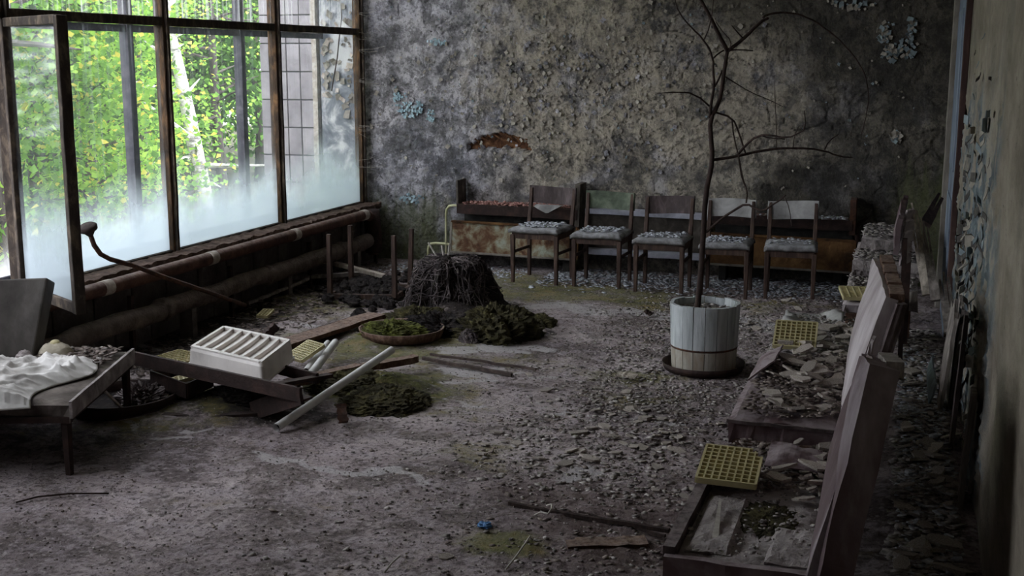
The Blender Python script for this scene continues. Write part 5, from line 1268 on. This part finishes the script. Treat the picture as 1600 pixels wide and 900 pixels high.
q1, q2 = onY(1461, 548, 7.6), onY(1478, 606, 6.7)
solo('bluish_sheet', slab4(V3((0.20, 6.75, 0.06)), V3((0.23, 6.8, 0.17)), V3((0.20, 7.5, 0.07)), V3((0.22, 7.5, 0.17)), 0.01, 8, 4, 0.02, 60), 'flake_blue', 'pale bluish curved sheet on the floor at the right wall', 'sheet')
for k, (y0, y1, x, zt, m, lb) in enumerate([(5.2, 5.32, 0.325, 0.55, 'greywood', 'narrow grey board standing against the right wall, nearest one'), (6.1, 6.2, 0.32, 0.7, 'vinyl_dark', 'dark narrow panel standing against the right wall, middle one'), (6.75, 7.2, 0.335, 0.6, 'greywood', 'grey panel standing against the right wall beside the broken pale panel')]):
    solo('wall_board', B().bar((x - 0.03, (y0 + y1) / 2, 0.0), (x, (y0 + y1) / 2, zt), 0.02, y1 - y0, up=(0, 1, 0), seg=5, jit=0.002), m, lb, 'board')

# ================================================================== RUBBLE
def shard(s, rg, th=None):
    n = rg.randint(5, 7); poly = []
    for k in range(n):
        a = 2 * PI * (k + rg.uniform(-.3, .3)) / n; r = s * rg.uniform(0.6, 1.1); poly.append((r * math.cos(a), r * math.sin(a) * rg.uniform(.6, 1.0)))
    return B().prism(poly, th or rg.uniform(0.006, 0.018))
SH = []; rg = random.Random(77)
for k in range(24):
    b = shard(1.0, rg, rg.uniform(0.18, 0.4)); me = b.mesh('plaster_fragment'); me.materials.append(MT['plaster']); SH.append(me)
def frag(p, s, label, group, rg, tilt=0.3):
    o = bpy.data.objects.new('plaster_fragment', rg.choice(SH)); COL.objects.link(o)
    o.location = p; o.rotation_euler = (rg.uniform(-tilt, tilt), rg.uniform(-tilt, tilt), rg.uniform(0, 2 * PI)); o.scale = (s, s * rg.uniform(.6, 1), s * rg.uniform(.35, .8))
    sz = 'large' if s > 0.058 else ('middling' if s > 0.04 else 'small')
    label = label.replace('plaster', sz + ' plaster', 1)
    tag(o, label, 'fragment', group + ', ' + sz)
rg = random.Random(5)
G = 'plaster fragment in the '
for k in range(85):   # heap on second bench
    u = rg.betavariate(2.6, 1.6); v = rg.uniform(0.05, 0.98); x = -0.62 + 0.43 * u; y = 5.02 + 1.15 * v
    top = 0.43 + 0.085 * math.sin(PI * min(1, u * 0.8 + 0.15)) * math.sin(PI * (0.1 + 0.8 * v)) * rg.random()
    frag((x, y, top), rg.uniform(0.025, 0.075), 'flat plaster fragment heaped on the second bench seat', 'plaster fragments on the second bench', rg, 0.35)
for k in range(35):
    x = rg.uniform(-0.63, -0.2); y = rg.uniform(6.2, 6.9)
    frag((x, y, 0.425 + rg.uniform(0, .03)), rg.uniform(0.03, 0.075), 'flat plaster fragment lying on the third bench seat', 'plaster fragments on the third bench', rg, 0.3)
for k in range(24):
    x = rg.uniform(-0.42, -0.18); y = rg.choice([rg.uniform(4.3, 4.95), rg.uniform(4.5, 4.95)])
    frag((x, y, 0.335 + rg.uniform(0, .025)), rg.uniform(0.025, 0.07), 'plaster fragment lying at the far end of the nearest bench', 'plaster fragments on the nearest bench', rg, 0.25)
for k in range(62):   # floor between tub and benches
    x = rg.gauss(-1.25, 0.42); y = rg.uniform(5.1, 7.0)
    if x > -0.72: x = -0.72 - rg.random() * 0.5
    frag((x, y, hz(x, y) + 0.004), rg.uniform(0.015, 0.05), 'grey plaster fragment on the floor between tub and benches', 'floor fragments between tub and benches', rg, 0.2)
for (x, y, s) in [(945, 670, .06), (955, 685, .06), (905, 680, .06), (920, 720, .075), (1060, 685, .05), (985, 685, .045), (695, 875, .045), (1058, 705, .06), (925, 672, .05), (1005, 658, .05)]:
    p = onZ(x, y, 0.0); frag((p.x, p.y, hz(p.x, p.y) + 0.006), s, 'broad plaster slab on the open floor left of the benches', 'larger slabs on the open floor', rg, 0.2)
for k in range(46):   # aisle behind the benches
    x = rg.uniform(0.06, 0.30); y = rg.uniform(3.9, 8.3)
    frag((x, y, hz(x, y) + 0.012), rg.uniform(0.035, 0.09), 'dark plaster fragment in the gap behind the bench backrests', 'fragments behind the benches', rg, 0.35)
for k in range(40):   # floor right of the chairs
    x = rg.uniform(-1.1, -0.35); y = rg.uniform(7.4, 9.7)
    frag((x, y, hz(x, y) + 0.006), rg.uniform(0.025, 0.06), 'plaster fragment on the floor between chairs and far bench', 'fragments near the rightmost chair', rg, 0.35)

def chips(name, label, n, place, size, m, seed, cat='debris', tilt=0.28, th=(0.002, 0.005)):
    rg = np.random.default_rng(seed); P = []
    P = place(rg, n); n = len(P); K = 5
    s = rg.uniform(size[0], size[1], n) * rg.uniform(0.5, 1, n); a0 = rg.uniform(0, 2 * PI, n)
    ang = a0[:, None] + (np.arange(K)[None] + rg.uniform(-.3, .3, (n, K))) * 2 * PI / K; r = s[:, None] * rg.uniform(0.55, 1.1, (n, K))
    lx = r * np.cos(ang); ly = r * np.sin(ang) * rg.uniform(.5, 1, n)[:, None]
    tx = rg.uniform(-tilt, tilt, n)[:, None]; ty = rg.uniform(-tilt, tilt, n)[:, None]; h = rg.uniform(th[0], th[1], n)[:, None]
    zt = lx * tx + ly * ty; base = np.abs(zt).max(1, keepdims=True) * 0.6
    bot = np.stack([P[:, 0:1] + lx, P[:, 1:2] + ly, P[:, 2:3] + zt + base], 2); top = bot + np.stack([-tx * h, -ty * h, h + 0 * lx[:, :1]], 2) if False else bot + np.concatenate([0 * h, 0 * h, h], 1)[:, None, :]
    V = np.concatenate([bot, top], 1).reshape(-1, 3); off = np.arange(n) * 2 * K
    quads = np.array([(i, (i + 1) % K, K + (i + 1) % K, K + i) for i in range(K)])
    Q = (off[:, None, None] + quads[None]).reshape(-1, 4); Tp = (off[:, None] + np.arange(K, 2 * K)[None])
    lv = np.concatenate([Q.ravel(), Tp.ravel()]).astype(np.int32); tot = np.concatenate([np.full(len(Q), 4), np.full(n, K)]).astype(np.int32)
    stt = np.concatenate([[0], np.cumsum(tot)[:-1]]).astype(np.int32)
    org = V.mean(0); V = V - org
    me = bpy.data.meshes.new(name); me.vertices.add(len(V)); me.vertices.foreach_set('co', V.astype(np.float32).ravel()); me.loops.add(len(lv)); me.loops.foreach_set('vertex_index', lv)
    me.polygons.add(len(tot)); me.polygons.foreach_set('loop_start', stt); me.polygons.foreach_set('loop_total', tot); me.update(calc_edges=True)
    o = _obj(name, me, m, False, 0); o.location = org
    return tag(o, label, cat, None, 'stuff')
def on_floor(fx):
    def f(rg, n):
        x, y = fx(rg, n); k = (x > XL + 0.05) & (x < XR - 0.07) & (y > 3) & (y < YB - 0.05)
        k &= ~((x > -0.68) & (x < 0.0) & (y > 3.6) & (y < 7.2)); k &= ~(np.hypot(x - TC.x, y - TC.y) < 0.24)
        x, y = x[k], y[k]; return np.stack([x, y, hf(x, y)], 1)
    return f
chips('paint_chips', 'pale bluish paint chips strewn on the floor under the chairs', 2600, on_floor(lambda rg, n: (rg.uniform(-3.0, -0.4, n), 10.35 + rg.normal(0, 0.22, n))), (0.012, 0.04), 'chip_pale', 1)
chips('paint_chips', 'grey plaster chips strewn over the right half of the floor', 2600, on_floor(lambda rg, n: (rg.normal(-0.95, 0.65, n), rg.uniform(3.7, 10.2, n))), (0.006, 0.026), 'chip_grey', 2)
chips('rubble_chips', 'brown rubble chips strewn over the right half of the floor', 2200, on_floor(lambda rg, n: (rg.normal(-0.85, 0.7, n), rg.uniform(3.5, 10, n))), (0.006, 0.026), 'chip_dark', 3)
chips('paint_chips', 'fine grey crumbs scattered over the middle of the floor', 4200, on_floor(lambda rg, n: (rg.uniform(-4.6, -1.0, n), rg.uniform(3.5, 10.5, n))), (0.003, 0.010), 'chip_grey', 4)
chips('rubble_chips', 'fine brown crumbs scattered over the left half of the floor', 2200, on_floor(lambda rg, n: (rg.uniform(-4.7, -1.6, n), rg.uniform(3.5, 10.5, n))), (0.003, 0.012), 'chip_dark', 5)
chips('rubble_chips', 'lightened grey rubble filling the gap behind the bench backrests', 2600, on_floor(lambda rg, n: (rg.uniform(0.02, 0.33, n), rg.uniform(3.7, 9.0, n))), (0.012, 0.05), 'chip_grey', 6)  # lighter grey chosen here to offset light blocked by the backrests
chips('paint_chips', 'pale chips lying at the right wall near the torn backrest', 500, on_floor(lambda rg, n: (rg.uniform(0.03, 0.25, n), rg.uniform(6.2, 8.0, n))), (0.012, 0.035), 'chip_pale', 7)
chips('paint_chips', 'pale chips lightening the dim gap behind the bench backrests', 900, on_floor(lambda rg, n: (rg.uniform(0.05, 0.33, n), rg.uniform(3.7, 7.5, n))), (0.012, 0.04), 'chip_pale', 61)  # extra pale chips, their colour standing in for light missing in the gap
chips('paint_chips', 'grey plaster chips between tub and benches', 2200, on_floor(lambda rg, n: (rg.normal(-1.3, 0.4, n), rg.uniform(5.0, 9.4, n))), (0.008, 0.032), 'chip_grey', 62)
chips('rubble_chips', 'dark litter below the window pipes', 1800, on_floor(lambda rg, n: (rg.uniform(-4.85, -4.1, n), rg.uniform(6, 10.5, n))), (0.01, 0.045), 'chip_dark', 8)
chips('paint_chips', 'pale chips scattered by the back wall near the left heater', 500, on_floor(lambda rg, n: (rg.uniform(-4.6, -3.2, n), 10.3 + rg.normal(0, 0.2, n))), (0.01, 0.03), 'chip_pale', 9)
def rect(x0, x1, y0, y1, z, jz=0.01): return lambda rg, n: np.stack([rg.uniform(x0, x1, n), rg.uniform(y0, y1, n), z + rg.uniform(0, jz, n)], 1)
chips('rubble_chips', 'brown rubble crumbs between plaster slabs on the second bench', 900, rect(-0.6, -0.2, 5.02, 6.12, 0.425, 0.04), (0.01, 0.03), 'chip_dark', 10)
chips('paint_chips', 'pale crumbs covering the third bench', 900, rect(-0.64, -0.2, 6.25, 7.2, 0.415, 0.02), (0.008, 0.025), 'chip_grey', 11)
chips('rubble_chips', 'dark crumbs on the far end of the nearest bench', 500, rect(-0.63, -0.2, 4.4, 4.95, 0.325, 0.02), (0.008, 0.03), 'chip_dark', 12)
chips('paint_chips', 'grey crumbs in the hollow of the nearest bench', 200, rect(-0.63, -0.2, 3.75, 4.4, 0.322, 0.008), (0.006, 0.02), 'chip_grey', 13)
chips('rust_crumbs', 'pinkish crumbs on the shelf of the left heater', 700, rect(-3.9, -2.85, YB - 0.23, YB - 0.04, 0.585, 0.02), (0.01, 0.03), 'chip_pink', 14)
chips('paint_chips', 'pale crumbs on the shelf of the right heater', 420, rect(-1.55, -0.45, YB - 0.23, YB - 0.04, 0.57, 0.015), (0.01, 0.03), 'chip_pale', 15)
for k, (x0, x1, y0, y1, z, lb) in enumerate([(-0.32, 0.1, 8.24, 8.6, 0.43, 'bottom'), (-0.30, 0.1, 8.57, 8.95, 0.56, 'middle'), (-0.26, 0.1, 8.92, 9.6, 0.665, 'top')]):
    chips('paint_chips', 'plaster crumbs on the %s cushion of the crumbling stack' % lb, 420, rect(x0, x1, y0, y1, z, 0.02), (0.012, 0.04), 'chip_grey', 16 + k)
for k, c in enumerate(CH):
    _, x, y, rz, _, _, _, sz, wd = c
    chips('paint_chips', 'paint flakes lying on the seat of the %s chair from the left' % ['first', 'second', 'third', 'fourth', 'fifth'][k], [150, 130, 90, 150, 40][k], rect(x - wd * .42, x + wd * .42, y - 0.17, y + 0.15, sz + 0.016, 0.01), (0.01, 0.035), 'chip_pale', 30 + k)
def couchrect(rg, n):
    u = rg.uniform(LU * 0.62, LU * 0.97, n); v = rg.uniform(0.04, 0.42, n)
    return np.array([list(cp(a, c_, 0.368 + rg.uniform(0, .012))) for a, c_ in zip(u, v)])
chips('rubble_chips', 'dark leaf-like litter on the far corner of the couch', 320, couchrect, (0.012, 0.04), 'chip_dark', 41)
chips('paint_chips', 'pale flakes among the litter on the far corner of the couch', 70, couchrect, (0.01, 0.035), 'chip_grey', 42)
chips('rubble_chips', 'brown crumbs lying along the window sill', 900, rect(-4.96, -4.82, 5.9, 10.6, 0.505, 0.012), (0.006, 0.025), 'chip_dark', 43)
chips('rubble_chips', 'bark and crumbs on the soil in the stave tub', 260, lambda rg, n: (lambda r, a: np.stack([TC.x + r * np.cos(a), TC.y + r * np.sin(a), 0.385 + 0 * r], 1))(0.17 * np.sqrt(rg.random(n)), rg.uniform(0, 2 * PI, n)), (0.01, 0.03), 'chip_grey', 44)
